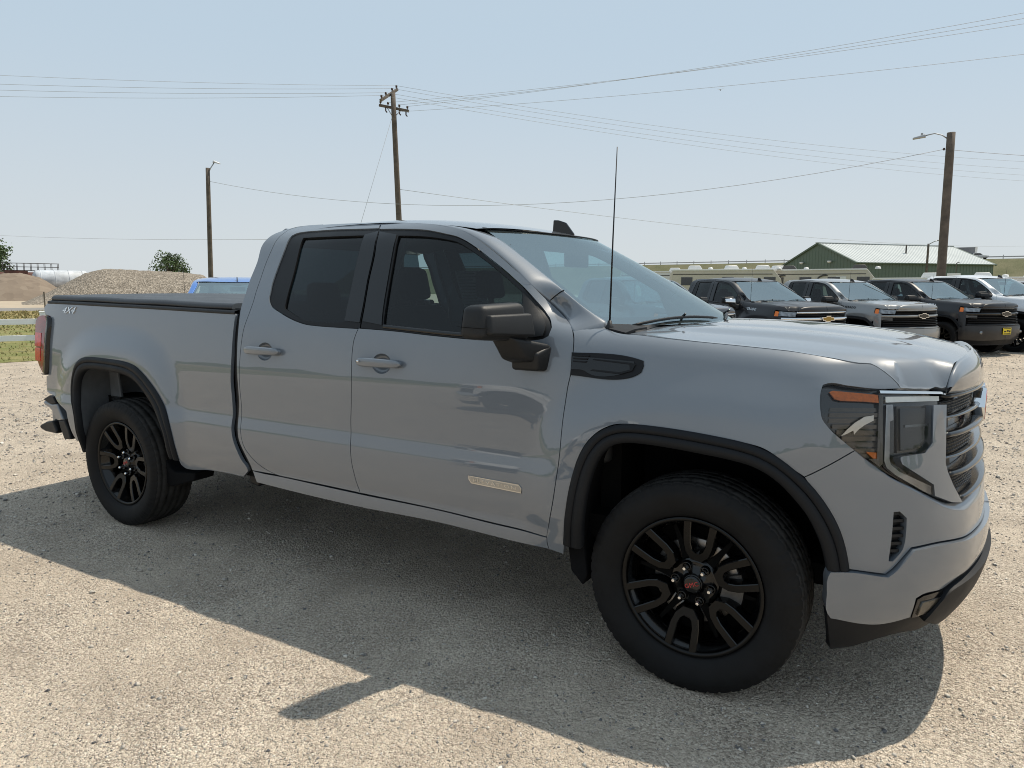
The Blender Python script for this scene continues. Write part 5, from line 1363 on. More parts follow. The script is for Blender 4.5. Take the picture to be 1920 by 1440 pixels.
# loose stones: a few angular shapes strewn over the lot, all one mass
rng = np.random.default_rng(11)
def stone_shape():
    bm = bmesh.new()
    for _ in range(9):
        d = rng.normal(size=3); d /= np.linalg.norm(d); bm.verts.new(tuple(d * rng.uniform(.75, 1.05) * [1, .8, .55]))
    r = bmesh.ops.convex_hull(bm, input=bm.verts[:])
    bmesh.ops.delete(bm, geom=[g for g in r['geom_interior'] if isinstance(g, bmesh.types.BMVert)], context='VERTS')
    bmesh.ops.triangulate(bm, faces=bm.faces[:]); bmesh.ops.recalc_face_normals(bm, faces=bm.faces[:])
    bm.verts.index_update()
    v = np.array([tuple(q.co) for q in bm.verts]); f = np.array([[q.index for q in t.verts] for t in bm.faces]); bm.free()
    return v, f
SHAPES = [stone_shape() for _ in range(12)]
def strewn(n, place, size, name, mat, sink=.35):
    x, y = place(n); s = size(n, x, y)
    VV = []; FF = []; b = 0
    kind = rng.integers(0, len(SHAPES), n); rot = rng.uniform(0, 2 * math.pi, n); flat = rng.uniform(.75, 1.25, n)
    g = gz(x, y)
    for k, (sv, sf) in enumerate(SHAPES):
        i = np.where(kind == k)[0]
        if not len(i): continue
        c, q = np.cos(rot[i])[:, None], np.sin(rot[i])[:, None]
        X = (sv[None, :, 0] * c - sv[None, :, 1] * q) * s[i][:, None] + x[i][:, None]
        Y = (sv[None, :, 0] * q + sv[None, :, 1] * c) * s[i][:, None] * flat[i][:, None] + y[i][:, None]
        Z = sv[None, :, 2] * s[i][:, None] + (g[i] + s[i] * sink * .5)[:, None]
        VV.append(np.stack([X, Y, Z], -1).reshape(-1, 3)); m = len(sv)
        FF.append((sf[None] + (np.arange(len(i)) * m)[:, None, None] + b).reshape(-1, 3)); b += m * len(i)
    VV = np.concatenate(VV); FF = np.concatenate(FF)
    me = bpy.data.meshes.new(name); me.vertices.add(len(VV)); me.vertices.foreach_set('co', VV.ravel())
    me.loops.add(FF.size); me.loops.foreach_set('vertex_index', FF.ravel().astype(np.int32))
    me.polygons.add(len(FF)); me.polygons.foreach_set('loop_start', np.arange(0, FF.size, 3, dtype=np.int32)); me.polygons.foreach_set('loop_total', np.full(len(FF), 3, np.int32))
    me.update(); me.validate(); me.materials.append(mat)
    o = bpy.data.objects.new(name, me); col.objects.link(o); return o
N = Nodes('loose_stones'); vv = N.coord(1.)
vo = N.n('TexVoronoi'); sets(vo, Scale=55., Randomness=1.); N.l(vv, vo.inputs['Vector']); sp = N.n('SeparateColor'); N.l(vo.outputs['Color'], sp.inputs[0])
STONE = N.pbr(N.ramp(sp.outputs[0], [(0, (.10, .10, .105)), (.25, (.23, .22, .21)), (.5, (.43, .39, .34)), (.8, (.58, .53, .46)), (1, (.72, .68, .61))]), N.bump(N.noise(vv, 120, 4, .6), .4, .003), .9, Specular_IOR_Level=.2)
TYRES = [(0, -.873), (0, .873), (-3.745, -.873), (-3.745, .873)]
def fan_place(n, r0=1.1, r1=26., pw=.5, a0=-78, a1=12):
    X = []; Y = []
    while sum(map(len, X)) < n:
        r = r0 * (r1 / r0) ** (rng.random(n) ** pw); a = np.radians(rng.uniform(a0, a1, n))
        x = CAM[0] + r * np.sin(a); y = CAM[1] + r * np.cos(a)
        k = np.ones(n, bool)
        for tx, ty in TYRES: k &= ~((np.abs(x - tx) < .20) & (np.abs(y - ty) < .15))
        k &= (x + 17.2) * .906 - (y - 4.0) * .423 > .6
        X.append(x[k]); Y.append(y[k])
    return np.concatenate(X)[:n], np.concatenate(Y)[:n]
def sz(lo, hi):
    def f(n, x, y):
        d = np.hypot(x - CAM[0], y - CAM[1])
        return np.clip(rng.lognormal(math.log(lo), .42, n), lo * .5, hi) * np.clip(d / 4.5, .75, 2.2)
    return f
tag(strewn(70000, lambda n: fan_place(n), sz(.0056, .016), 'gravel', STONE), 'loose tan and grey gravel covering the lot', 'gravel', kind='stuff')
tag(strewn(1500, lambda n: fan_place(n, 1.2, 14., .7), sz(.0115, .026), 'gravel', STONE), 'larger loose stones lying on the gravel lot', 'gravel', kind='stuff')
# ---------------------------------------------------------------- other pickups on the lot
SKIP = set('''bumper_lip pillar_seam headlamp lamp_surround grille emblem emblem_face front_bumper bumper_step valance skid_lip fender_vent vent_insert vent_rib name_badge
badge_field lettering window_sticker lug_nut nut_seat web centre_cap brake_disc caliper dust_shield step_stud wheelhouse_bracket wheelhouse_flap handle_foot handle_cup
key_cap exhaust differential shock_absorber tonneau_cover cover_bar steering_spoke steering_column headrest_post mirror_stem shell_seam tailgate_handle
scuttle_end centre_screen lamp_bezel lamp_cell pillar_seal bumper_end_cap bumper_end bumper_end_low corner_step mud_flap hub rim_ring'''.split())
def stem(o): return o.name.split('.')[0]
def copy_part(o, parent, pm, wheelmat):
    if stem(o) in SKIP: return
    c = o.copy(); col.objects.link(c); c.parent = parent
    for s_, src in zip(c.material_slots, o.material_slots):
        if src.material == M['paint'] and pm: s_.link = 'OBJECT'; s_.material = pm
        if wheelmat and stem(o) in ('spoke', 'rim') : s_.link = 'OBJECT'; s_.material = wheelmat
    for ch in o.children: copy_part(ch, c, pm, wheelmat)
M['gold'] = plain('gold_emblem', (.34, .22, .06), .4, .7)
M['white_lamp'] = plain('clear_lamp_unit', (.20, .21, .22), .12, .6, coat=1., var=.7, scale=14)
M['plate_yellow'] = plain('yellow_plate', (.72, .55, .02), .5)
BOW = [(-.130, -.030), (-.052, -.030), (-.064, -.052), (.046, -.052), (.058, -.030), (.150, -.030), (.130, .030), (.052, .030), (.064, .052), (-.046, .052), (-.058, .030), (-.150, .030)]
_front = {}
def full_front(poly_half):
    """mirror a right-hand outline"""
    return poly_half
def front_arrays():
    if _front: return _front
    A = lambda poly, off, depth=.03, **k: panel_arrays(poly, body, off=off, gap=.001, depth=depth, du=.06, dv=.04, step=.05, **k)
    _front['amber'] = A([(.44, 1.085), (.53, 1.08), (.53, 1.175), (.44, 1.19)], .002)
    _front['lamp'] = A([(.535, 1.09), (.88, 1.075), (.90, 1.165), (.535, 1.185)], .0)
    _front['grille'] = A([(.60, .80), (.90, .73), (1.5, .73), (1.5, 1.165), (.905, 1.165), (.88, 1.07), (.62, 1.07)], -.045, .0)
    _front['lamp_low'] = A([(.60, .94), (.84, .93), (.84, 1.0), (.60, 1.01)], -.02)
    _front['fender_front'] = A([(.40, .60), (.60, .60), (.60, 1.07), (.56, 1.09), (.43, 1.09), (.43, .83), (.52, .72)], .0)
    _front['bumper'] = A([(.47, .42), (.47, .70), (.62, .74), (.90, .74), (1.5, .74), (1.5, .42), (.9, .40)], .03, .07)
    _front['skirt'] = A([(.47, .28), (.47, .43), (.9, .41), (1.5, .43), (1.5, .27), (.9, .27)], .0)
    def bar_(z, h, u0=.62, o=.0):
        us = np.linspace(u0, 1.5, 24); P = [S3(us, np.full(24, z + dz * h), o + w) for dz, w in ((1, -.05), (.8, .0), (-.8, .0), (-1, -.05))]
        return np.concatenate(P), [f[::-1] for f in grid_faces(4, 24)]
    _front['bar_mid'] = bar_(1.03, .028, .60, .012); _front['bar_top'] = bar_(1.16, .016, .90, .01); _front['bar_low'] = bar_(.76, .018, .62, .012)
    _front['slats'] = [bar_(z, .006, .64 if z < 1.02 else .91, -.012) for z in (1.13, 1.10, 1.07, .99, .95, .91, .87, .83, .79)]
    return _front
def other_pickup(label, loc, rz, pm, trim, bow_mat, bow_edge, scale=1., letters=None, letter_mat=None, plate=False, wheelmat=None, fogs=False, mirror_mat=None, full=True, flare_mat=None):
    t = thing('parked_pickup', label, 'pickup truck', loc, rz, 'pickups parked on the lot')
    t.scale = (scale,) * 3
    for ch in list(truck.children):
        copy_part(ch, t, pm, wheelmat)
    for ch in t.children:
        if mirror_mat and stem(ch) == 'side_mirror':
            for c2 in ch.children:
                if stem(c2) == 'mirror_cap': c2.material_slots[0].link = 'OBJECT'; c2.material_slots[0].material = mirror_mat
    Fr = front_arrays(); P2 = (t, t)
    def sh(name, key, mat, idx=None):
        k = ('m', key, idx)
        if k not in _front:
            V, F, Nn = (Fr[key] if idx is None else Fr[key][idx]) if len(Fr[key] if idx is None else Fr[key][idx]) == 3 else ((Fr[key] if idx is None else Fr[key][idx]) + (None,))
            ms = []
            for i in (0, 1):
                v, f, n = (V, F, Nn) if i == 0 else mirrored(V, F, Nn)
                o = mk(name, v, f, mat, None, True, n); ms.append(o.data); bpy.data.objects.remove(o)
            _front[k] = ms
        out = []
        for me in _front[k]:
            o = bpy.data.objects.new(name, me); link(o, t); o.material_slots[0].link = 'OBJECT'; o.material_slots[0].material = mat; out.append(o)
        return out
    sh('turn_lamp', 'amber', M['amber']); sh('headlamp', 'lamp', M['white_lamp']); sh('lower_lamp', 'lamp_low', M['lamp_rib'])
    sh('fender_front', 'fender_front', pm); sh('front_bumper', 'bumper', trim[1]); sh('skirt', 'skirt', M['flare'])
    g = sh('grille', 'grille', M['void'])
    sh('grille_bar', 'bar_mid', trim[0]); sh('grille_bar', 'bar_top', trim[0]); sh('grille_bar', 'bar_low', trim[0])
    for i in range(len(Fr['slats'])): sh('grille_slat', 'slats', trim[2], i)
    x0 = float(S3([1.5], [1.03])[0][0]) + .02
    e = prism_obj('emblem_rim', [(a * 1.14, 1.03 + b * 1.2) for a, b in BOW], x0, x0 + .02, bow_edge, t, axis='x')
    prism_obj('emblem', [(a * .98, 1.03 + b * .92) for a, b in BOW], x0 + .019, x0 + .028, bow_mat, t, axis='x')
    if letters:
        V, F = text_arrays(letters, .075 if len(letters) > 4 else .12, .003, space=1.15, shear=.0 if len(letters) > 4 else .3)
        vv = np.array([tuple(v) for v in V]); u = -.30 + vv[:, 0]; z = 1.215 + vv[:, 1] - (u + .30) * .05
        mk('lettering', S3(u, z, vv[:, 2] + .004), F, letter_mat, t, False)
    if plate:
        xb = float(S3([1.5], [.6])[0][0]) + .035
        pl = box_obj('dealer_plate', (xb, -.15, .535), (xb + .012, .15, .695), M['plate_yellow'], t, .004)
        for k, (a, b, c, d) in enumerate(((-.13, .13, .672, .686), (-.12, -.04, .59, .625), (-.02, .05, .60, .64), (.06, .12, .585, .63), (-.13, .13, .545, .562))):
            box_obj('plate_print', (xb + .012, a, c), (xb + .0135, b, d), M['black_trim'], pl)
        for s in (-1, 1):
            V, F = lathe_arrays([(.001, .0), (.055, .0), (.06, .03)], 16, 'y', cx=0, cz=0)
            c = S3([.93], [.585], .034)[0]
            mk('fog_lamp', [(c[0] - v[1] * .8 + .0, c[1] * (1 if s < 0 else -1) + v[0], c[2] + v[2] * .7) for v in V], F, M['white_lamp'], t)
    return t
PK = lambda n, c, **k: paint(n, c, **k)
P_black = paint('lacquer_black', (.003, .003, .005), coat_ior=1.45, dust=.002, coat=.35); P_grey = paint('lacquer_sterling_grey', (.20, .205, .205), .35); P_white = paint('lacquer_white', (.68, .70, .72)); P_char = paint('lacquer_charcoal', (.03, .034, .042), .3, dust=.01)
P_blue = paint('lacquer_blue', (.035, .16, .52), .15); P_silver = paint('lacquer_silver', (.42, .43, .44), .5)
TH = math.radians(-34.8)
def gp(x, y): return (x, y, float(gz(x, y)))
CH, BG, BT = M['chrome'], M['black_gloss'], M['black_trim']
other_pickup('black pickup with chrome grille, chrome mirror cap and gold bow-tie emblem', gp(-2.03, 12.95), TH, P_black, (CH, CH, BT), M['gold'], CH, letters='SILVERADO', letter_mat=CH, mirror_mat=CH)
other_pickup('silver-grey pickup between two black pickups', gp(-.38, 15.8), TH, P_grey, (P_grey, P_grey, BT), BG, CH, letters='SILVERADO', letter_mat=BT)
other_pickup('black pickup with yellow plate on its front bumper', gp(1.32, 18.2), math.radians(-35.5), P_black, (BG, P_black, BT), BG, CH, 1.01, letters='Z71', letter_mat=CH, plate=True)
other_pickup('white pickup parked beyond the black one with the yellow plate', gp(3.0, 20.1), TH, P_white, (CH, CH, BG), M['gold'], CH, 1.07)
other_pickup('dark charcoal pickup half hidden behind the windscreen of the grey pickup', gp(-3.70, 10.35), TH, P_char, (CH, P_char, BG), M['gold'], CH)
other_pickup('silver pickup at the right edge, beyond the white pickup', gp(4.9, 22.6), TH, P_silver, (CH, CH, BG), M['gold'], CH)
other_pickup('white pickup mirrored small in the front door of the grey pickup', (-6.4, -10.2, 0), math.radians(150), P_white, (CH, CH, BG), M['gold'], CH)
other_pickup('bright blue pickup facing the camera behind the grey pickup\'s bed', gp(-8.95, 4.05), math.radians(-37), P_blue, (BG, P_blue, BG), M['gold'], CH, .97)
# ---------------------------------------------------------------- roadside to the left
ND = np.array([-.907, .421]); AD = np.array([.421, .907]); P0 = np.array([-17.18, 4.07])
def road_pt(w, a, z=None):
    q = P0 + ND * w + AD * a; return (q[0], q[1], (float(gz(q[0], q[1])) if z is None else z))
def strip(name, w0, w1, dz, mat, a0=-160, a1=260, n=24, wob=0.):
    rows = []
    for w, ph in ((w0, 0.), (.5 * (w0 + w1), 1.), (w1, 2.)):
        rows.append([np.array(road_pt(w + wob * math.sin(a * .35 + ph) + wob * .6 * math.sin(a * 1.7 + ph * 3), a)) + [0, 0, dz] for a in np.concatenate([np.linspace(a0, -20, 8), np.linspace(-18, 30, 60), np.linspace(35, a1, 10)])])
    return structure(loft(name, rows, mat, None, flip=True))
def grass_mat(name, g, y, sc_=1.):
    N = Nodes(name); v = N.coord(); a = N.noise(v, .8 * sc_, 6, .65); b = N.noise(v, 26 * sc_, 5, .7)
    c = N.mix(N.ramp(a, [(.35, (0,) * 3), (.65, (1,) * 3)]), g, y)
    c = N.mix(.8, c, N.ramp(b, [(.25, (.45, .45, .4)), (.75, (1.35, 1.35, 1.3))]), 'MULTIPLY')
    return N.pbr(c, N.bump(b, .8, .05), .9, Specular_IOR_Level=.15)
M['grass'] = grass_mat('verge_grass', (.155, .185, .06), (.31, .275, .13)); M['grass_dry'] = grass_mat('dry_verge', (.25, .215, .09), (.40, .33, .18))
M['asphalt'] = plain('grey_asphalt', (.20, .19, .175), .9, var=.12, scale=.6); M['dirt'] = plain('pale_dirt', (.40, .33, .24), .95, var=.15, scale=.3)
strip('grass_verge', 0, 24, .008, M['grass'], wob=.18); strip('dry_verge', 24, 46.7, .010, M['grass_dry'], wob=.4)
strip('road', 46.7, 58, .02, M['asphalt']); strip('road_shoulder', 58, 70, .012, M['dirt'], wob=.5); strip('yard', 70, 260, .006, M['dirt'])
# blades standing along the verge: one uncountable mass
nb = 26000; w = rng.random(nb) ** 1.4 * 44; a = rng.uniform(-16, 26, nb)
q = P0 + ND * w[:, None] + AD * a[:, None]; hh = rng.uniform(.03, .075, nb) * (1 + w / 25); ww = .012 + .0012 * w
th = rng.uniform(0, math.pi, nb); lx = rng.normal(0, .05, nb); ly = rng.normal(0, .05, nb); g0 = gz(q[:, 0], q[:, 1]) + .006
dx, dy = np.cos(th) * ww, np.sin(th) * ww
V = np.stack([np.stack([q[:, 0] - dx, q[:, 1] - dy, g0], 1), np.stack([q[:, 0] + dx, q[:, 1] + dy, g0], 1), np.stack([q[:, 0] + lx, q[:, 1] + ly, g0 + hh], 1)], 1).reshape(-1, 3)
go = mk('grass', V, np.arange(nb * 3).reshape(-1, 3), M['grass_dry'], None, False); go.data.materials.append(M['grass'])
mi = (rng.random(nb) < np.clip(1.0 - w / 26, .12, .9)).astype(np.int32); go.data.polygons.foreach_set('material_index', mi)
tag(go, 'green and dry grass standing on the roadside verge', 'grass', kind='stuff')
# white two-rail fence
M['vinyl_white'] = plain('white_vinyl', (.74, .76, .78), .45, var=.04)
fence = thing('rail_fence', 'white two-rail fence running along the grass verge at the left edge', 'fence', road_pt(3.3, 0))
fb0 = np.array(road_pt(3.3, 0))
Mf = Matrix(((AD[0], ND[0], 0, 0), (AD[1], ND[1], 0, 0), (0, 0, 1, 0), (0, 0, 0, 1)))
for i in range(-4, 7):
    a = i * 2.45 + .9
    box_obj('post', (a - .065, -.065, 0), (a + .065, .065, 1.02), M['vinyl_white'], fence, .008, m=Mf)
    box_obj('post_cap', (a - .08, -.08, 1.02), (a + .08, .08, 1.055), M['vinyl_white'], fence, .012, m=Mf)
    for z in (.36, .79):
        box_obj('rail', (a + .066, -.022, z - .075), (a + 2.384, .022, z + .075), M['vinyl_white'], fence, .006, m=Mf)
# steel posts of a wire fence on the far side of the verge
for i in range(6):
    x, y, z = road_pt(34, -9 + 5.2 * i)
    o = box_obj('steel_post', (x - .03, y - .03, z), (x + .03, y + .03, z + 1.5), M['lamp_rib'])
    tag(o, ('thin dark steel post at the very left edge beyond the white fence', 'thin steel post beyond the white fence, left of the tail lamp', 'thin steel post just above the tail end of the bed cover', 'second thin steel post from the left above the bed cover', 'third thin steel post from the left above the bed cover', 'thin steel post left of the blue pickup\'s aerial', 'thin steel post hidden beyond the blue pickup')[i], 'post', 'steel posts of the wire fence')
def polar(az, R, z=-.1): return np.array([CAM[0] + R * math.sin(math.radians(az)), CAM[1] + R * math.cos(math.radians(az)), z])
# --- heaps
def heap(name, label, az0, az1, R, prof, mat, depth, bumpy):
    n = 70; m = 22; rows = []
    for j in range(m):
        t = j / (m - 1); row = []
        for i in range(n):
            s = i / (n - 1); az = az0 + (az1 - az0) * s
            h = np.interp(s, [p_[0] for p_ in prof], [p_[1] for p_ in prof])
            f = math.sin(math.pi * t) ** .8 if t < .5 else math.sin(math.pi * t) ** .8
            r = R - depth * .5 + depth * t
            z = -.1 + h * f + (bumpy * rng.normal() * f * min(1, h)) 
            row.append(polar(az, r, z))
        rows.append(row)
    o = mk(name, np.array(rows).reshape(-1, 3), [f[::-1] for f in grid_faces(m, n)], mat)
    return tag(o, label, 'heap')
def heap_mat(name, cols, scale, bump):
    N = Nodes(name); v = N.coord(); vo = N.n('TexVoronoi'); sets(vo, Scale=scale, Randomness=1.); N.l(v, vo.inputs['Vector'])
    sp = N.n('SeparateColor'); N.l(vo.outputs['Color'], sp.inputs[0]); b = N.noise(v, .4, 5, .6)
    c = N.mix(.4, N.ramp(sp.outputs[0], cols), N.ramp(b, [(.3, cols[1][1]), (.7, cols[-2][1])]))
    return N.pbr(c, N.bump(vo.outputs['Distance'], bump, .3), .95, Specular_IOR_Level=.1)
M['heap_gravel'] = heap_mat('heap_gravel', [(0, (.09, .08, .065)), (.35, (.20, .172, .14)), (.7, (.31, .27, .22)), (1, (.56, .50, .42))], 6.5, .6)
M['heap_sand'] = heap_mat('heap_sand', [(0, (.17, .135, .105)), (.35, (.20, .16, .125)), (.7, (.22, .178, .138)), (1, (.25, .205, .16))], .9, .3)
heap('gravel_heap', 'long coarse gravel heap behind the pickup\'s bed', -65.6, -52.0, 104, [(0, 0), (.12, 1.4), (.28, 3.7), (.36, 4.25), (.44, 4.2), (.60, 4.0), (.72, 3.9), (.82, 3.6), (.92, 1.8), (1, 0)], M['heap_gravel'], 22, .035)
heap('sand_heap', 'smooth tan sand heap at the left edge below the rusty tank', -69.5, -62.3, 138, [(0, 1.0), (.25, 3.2), (.42, 4.15), (.55, 4.25), (.70, 3.6), (.85, 1.7), (1, 0)], M['heap_sand'], 24, .03)
# --- tanks
M['rust'] = plain('rusty_steel', (.10, .045, .035), .85, .2, var=.5, scale=.9); M['tank_white'] = plain('faded_white_steel', (.50, .53, .56), .6, var=.35, scale=.7); M['steel_dark'] = plain('weathered_steel', (.055, .045, .042), .8, .3, var=.3)
def tank(name, label, az, R, length, rad, zc, mat, tilt=0.):
    c = polar(az, R, 0); t = thing(name, label, 'tank', tuple(c), math.radians(-az + 8))
    prof = [(.001, -length / 2 - rad * .28), (rad * .55, -length / 2 - rad * .2), (rad * .9, -length / 2), (rad, -length / 2 + .15), (rad, 0), (rad, length / 2 - .15), (rad * .9, length / 2), (rad * .55, length / 2 + rad * .2), (.001, length / 2 + rad * .28)]
    V, F = lathe_arrays(prof, 28, 'y', cz=zc); V = [(v[1], v[0], v[2]) for v in V]
    mk('shell', V, F, mat, t)
    for x in (-length * .32, length * .32):
        box_obj('cradle', (x - .2, -rad * .8, -.1), (x + .2, rad * .8, zc - rad * .7), M['steel_dark'], t)
        box_obj('leg', (x - .12, -rad * .9, -.1), (x + .12, -rad * .7, zc), M['steel_dark'], t)
    for x in np.linspace(-length * .4, length * .4, 4):
        V, F = lathe_arrays([(rad * 1.01, -.05), (rad * 1.02, -.05), (rad * 1.02, .05), (rad * 1.01, .05)], 28, 'y', cz=zc); mk('band', [(v[1] + x, v[0], v[2]) for v in V], F, mat, t)
    return t
t1 = tank('storage_tank', 'rust-brown horizontal storage tank above the sand heap', -66.2, 150, 9.5, 1.05, 3.5, M['rust'])
t2 = tank('storage_tank', 'large faded white horizontal tank beside the gravel heap', -63.25, 142, 7.4, 1.62, 3.1, M['tank_white'])
cw = thing('catwalk', 'rusty railed catwalk on top of the two tanks', 'catwalk', tuple(polar(-64.9, 145, 0)), math.radians(64.9 + 8))
box_obj('deck', (-3.9, -.5, 4.65), (3.9, .5, 4.75), M['steel_dark'], cw)
box_obj('housing', (-3.7, -.9, 3.2), (-.6, .9, 4.66), M['rust'], cw)
for y in (-.5, .5):
    for z in (5.3, 5.9): tube('rail', [(-3.9, y, z), (3.9, y, z)], .04, M['steel_dark'], cw, 6)
    for x in np.linspace(-3.9, 3.9, 9): tube('stanchion', [(x, y, 4.7), (x, y, 5.95)], .04, M['steel_dark'], cw, 6)
# --- trees
M['leaf'] = plain('leaf_green', (.055, .095, .028), .7, var=.5, scale=.9); M['leaf_b'] = plain('leaf_olive', (.085, .105, .045), .75, var=.4, scale=1.2); M['bark'] = plain('bark', (.09, .07, .055), .95, var=.3)
def tree(label, az, R, h, rad, nleaf, mat, lobes, base=.35, leaf=.16):
    c = polar(az, R); t = thing('tree', label, 'tree', tuple(c), group='trees beyond the heaps')
    tube('trunk', [(0, 0, 0), (.1, .05, h * .3), (.0, .1, h * .62)], [.22 * h / 6, .16 * h / 6, .06 * h / 6], M['bark'], t, 8)
    cen = []
    for k in range(lobes):
        an = rng.uniform(0, 2 * math.pi); rr = rad * rng.uniform(.15, .72); z = h * rng.uniform(base, .88)
        rr *= 1 - .5 * max(0, (z / h - .6)) / .3
        e = (rr * math.cos(an), rr * math.sin(an), z); cen.append((np.array(e), rad * rng.uniform(.22, .42)))
        tube('limb', [(0, .05, h * .28), (e[0] * .5, e[1] * .5, z * .72), e], [.09 * h / 6, .05 * h / 6, .02 * h / 6], M['bark'], t, 5)
    P = []
    for k in range(nleaf):
        ce_, r_ = cen[rng.integers(lobes)]; d = rng.normal(size=3); d /= np.linalg.norm(d)
        P.append(ce_ + d * r_ * rng.random() ** .45 * [1, 1, .8])
    P = np.array(P); n1 = rng.normal(size=P.shape); n1 /= np.linalg.norm(n1, axis=1, keepdims=True); n2 = np.cross(n1, rng.normal(size=P.shape)); n2 /= np.linalg.norm(n2, axis=1, keepdims=True)
    s = rng.uniform(.5, 1.3, len(P))[:, None] * leaf
    V = np.stack([P - n1 * s, P - n2 * s * .6, P + n1 * s, P + n2 * s * .6], 1).reshape(-1, 3)
    mk('crown', V, np.arange(len(V)).reshape(-1, 4), mat, t, False)
tree('leafy green tree cut off by the left edge above the rusty tank', -67.3, 165, 10.8, 6.4, 5200, M['leaf'], 34, .25, .26)
tree('spreading green tree rising above the gravel heap', -56.6, 150, 9.0, 4.4, 3000, M['leaf'], 26, .35, .2)
tree('small round grey-green bush to the right of the spreading tree', -55.0, 150, 4.9, 1.7, 900, M['leaf_b'], 10, .55, .16)
# ---------------------------------------------------------------- poles and wires
M['pole_wood'] = plain('weathered_pole_wood', (.105, .085, .068), .95, var=.4, scale=3.); M['galv'] = plain('galvanised_steel', (.36, .37, .38), .5, .7, var=.1); M['wire'] = plain('aluminium_cable', (.42, .43, .45), .7, .2, var=.05)
M['porcelain'] = plain('brown_insulator', (.05, .03, .025), .3)
def pole(name, label, base, top, r0, r1, cat='lamp post'):
    b = np.array(base, float); t = thing(name, label, cat, tuple(b)); v = np.array(top, float) - b
    pts = [v * s for s in np.linspace(0, 1, 9)]
    tube('pole', pts, list(np.linspace(r0, r1, 9)), M['pole_wood'], t, 12)
    return t, v
# left lamp post
b = polar(-53.95, 46.6); t, v = pole('lamp_post', 'wooden lamp post rising behind the blue pickup', b, (-36.80, 24.07, 8.62), .155, .115)
tube('lamp_arm', [v + [0, 0, -.35], v + [.10, .12, .0], v + [.24, .30, .35]], .03, M['galv'], t, 8)
hexa_obj('lamp_head', [tuple(v + np.array(q)) for q in ((.18, .20, .32), (.42, .60, .26), (.50, .55, .26), (.32, .14, .32), (.20, .24, .45), (.40, .54, .33), (.44, .50, .33), (.30, .18, .45))], M['galv'], t, .02, 2)
LL = b + v + [0, 0, -.75]
# right lamp post
b = polar(-.22, 33.0); t, v = pole('lamp_post', 'tall leaning wooden lamp post behind the white pickup', b, (.58, 29.47, 7.52), .175, .150)
tube('lamp_arm', [v + [-.13, 0, -.20], v + [-.30, 0, -.06], v + [-.55, 0, .03], v + [-.86, 0, -.02]], .022, M['galv'], t, 8)
hexa_obj('lamp_head', [tuple(v + np.array(q)) for q in ((-1.30, -.14, -.12), (-.84, -.14, -.08), (-.84, .14, -.08), (-1.30, .14, -.12), (-1.26, -.10, -.06), (-.86, -.10, .03), (-.86, .10, .03), (-1.26, .10, -.06))], M['galv'], t, .02, 2)
box_obj('photocell', tuple(v + [-1.02, -.04, .0]), tuple(v + [-.94, .04, .09]), M['galv'], t, .01)
V, F = lathe_arrays([(.001, -.04), (.03, -.04), (.04, .04), (.001, .06)], 10, 'z'); mk('insulator', [tuple(np.array(q) + v + [-.20, 0, -.60]) for q in V], F, M['porcelain'], t)
LR = b + v + [-.18, 0, -.60]
# small lamp post near the shed
b = polar(-1.12, 100); t, v = pole('lamp_post', 'small distant lamp post in front of the green shed', b, tuple(b + [0, 0, 7.1]), .16, .12)
tube('lamp_arm', [v + [0, 0, -.1], v + [.6, 0, .25], v + [1.0, 0, .35]], .05, M['galv'], t, 6)
box_obj('lamp_head', tuple(v + [.85, -.15, .28]), tuple(v + [1.25, .15, .42]), M['galv'], t, .03)
b = polar(.62, 95); t, v = pole('thin_post', 'thin dark post with a short arm in front of the shed\'s right end', b, tuple(b + [0, 0, 4.6]), .06, .05, 'post')
tube('arm', [v, v + [.3, 0, .1]], .04, M['steel_dark'], t, 6)
# utility pole
b = polar(-39.75, 39.0); top = np.array((-24.44, 26.25, 11.65))
t, v = pole('utility_pole', 'wooden utility pole with two cross-arms rising above the pickup\'s roof', b, top, .17, .125, 'utility pole')
rt3 = np.array([math.cos(YAW), -math.sin(YAW), 0]); fw3 = np.array([math.sin(YAW), math.cos(YAW), 0])
def beam(name, a, b_, w, mat, par):
    a = Vector(a); b_ = Vector(b_); d = (b_ - a).normalized(); s = d.cross(Vector((0, 0, 1))).normalized(); u_ = s.cross(d)
    c = [a - s * w - u_ * w, b_ - s * w - u_ * w, b_ + s * w - u_ * w, a + s * w - u_ * w, a - s * w + u_ * w, b_ - s * w + u_ * w, b_ + s * w + u_ * w, a + s * w + u_ * w]
    return hexa_obj(name, c, mat, par, 0, smooth=False)
arm1 = (v + np.array([0, 0, -.72]) - rt3 * .75 + fw3 * .1 + [0, 0, .14], v + np.array([0, 0, -.72]) + rt3 * .80 + fw3 * .1 - [0, 0, .16])
ca = beam('cross_arm', *arm1, .06, M['pole_wood'], t)
arm2 = (v + [0, 0, -.35] - rt3 * .45 - fw3 * 1.1 - np.array([0, 0, .30]), v + [0, 0, .22] + rt3 * .06 + fw3 * 1.1 + np.array([0, 0, .25]))
cb = beam('cross_arm', *arm2, .06, M['pole_wood'], t)
att = []
for A_, B_, par in ((arm1[0], arm1[1], ca), (arm2[0], arm2[1], cb)):
    for s in (.05, .3, .68, .95):
        c = A_ + (B_ - A_) * s + np.array([0, 0, .06]); att.append(c + b + np.array([0, 0, .16]))
        V, F = lathe_arrays([(.02, 0), (.02, .06), (.06, .07), (.05, .12), (.06, .13), (.045, .18), (.001, .19)], 10, 'z'); mk('insulator', [tuple(np.array(q) + c) for q in V], F, M['porcelain'], t)
for s in (.22, .68, .9):
    c = arm1[0] + (arm1[1] - arm1[0]) * s
    tube('cutout', [c, c + [0, 0, -.22], c + rt3 * .07 + [0, 0, -.30]], .035, M['porcelain'], t, 6)
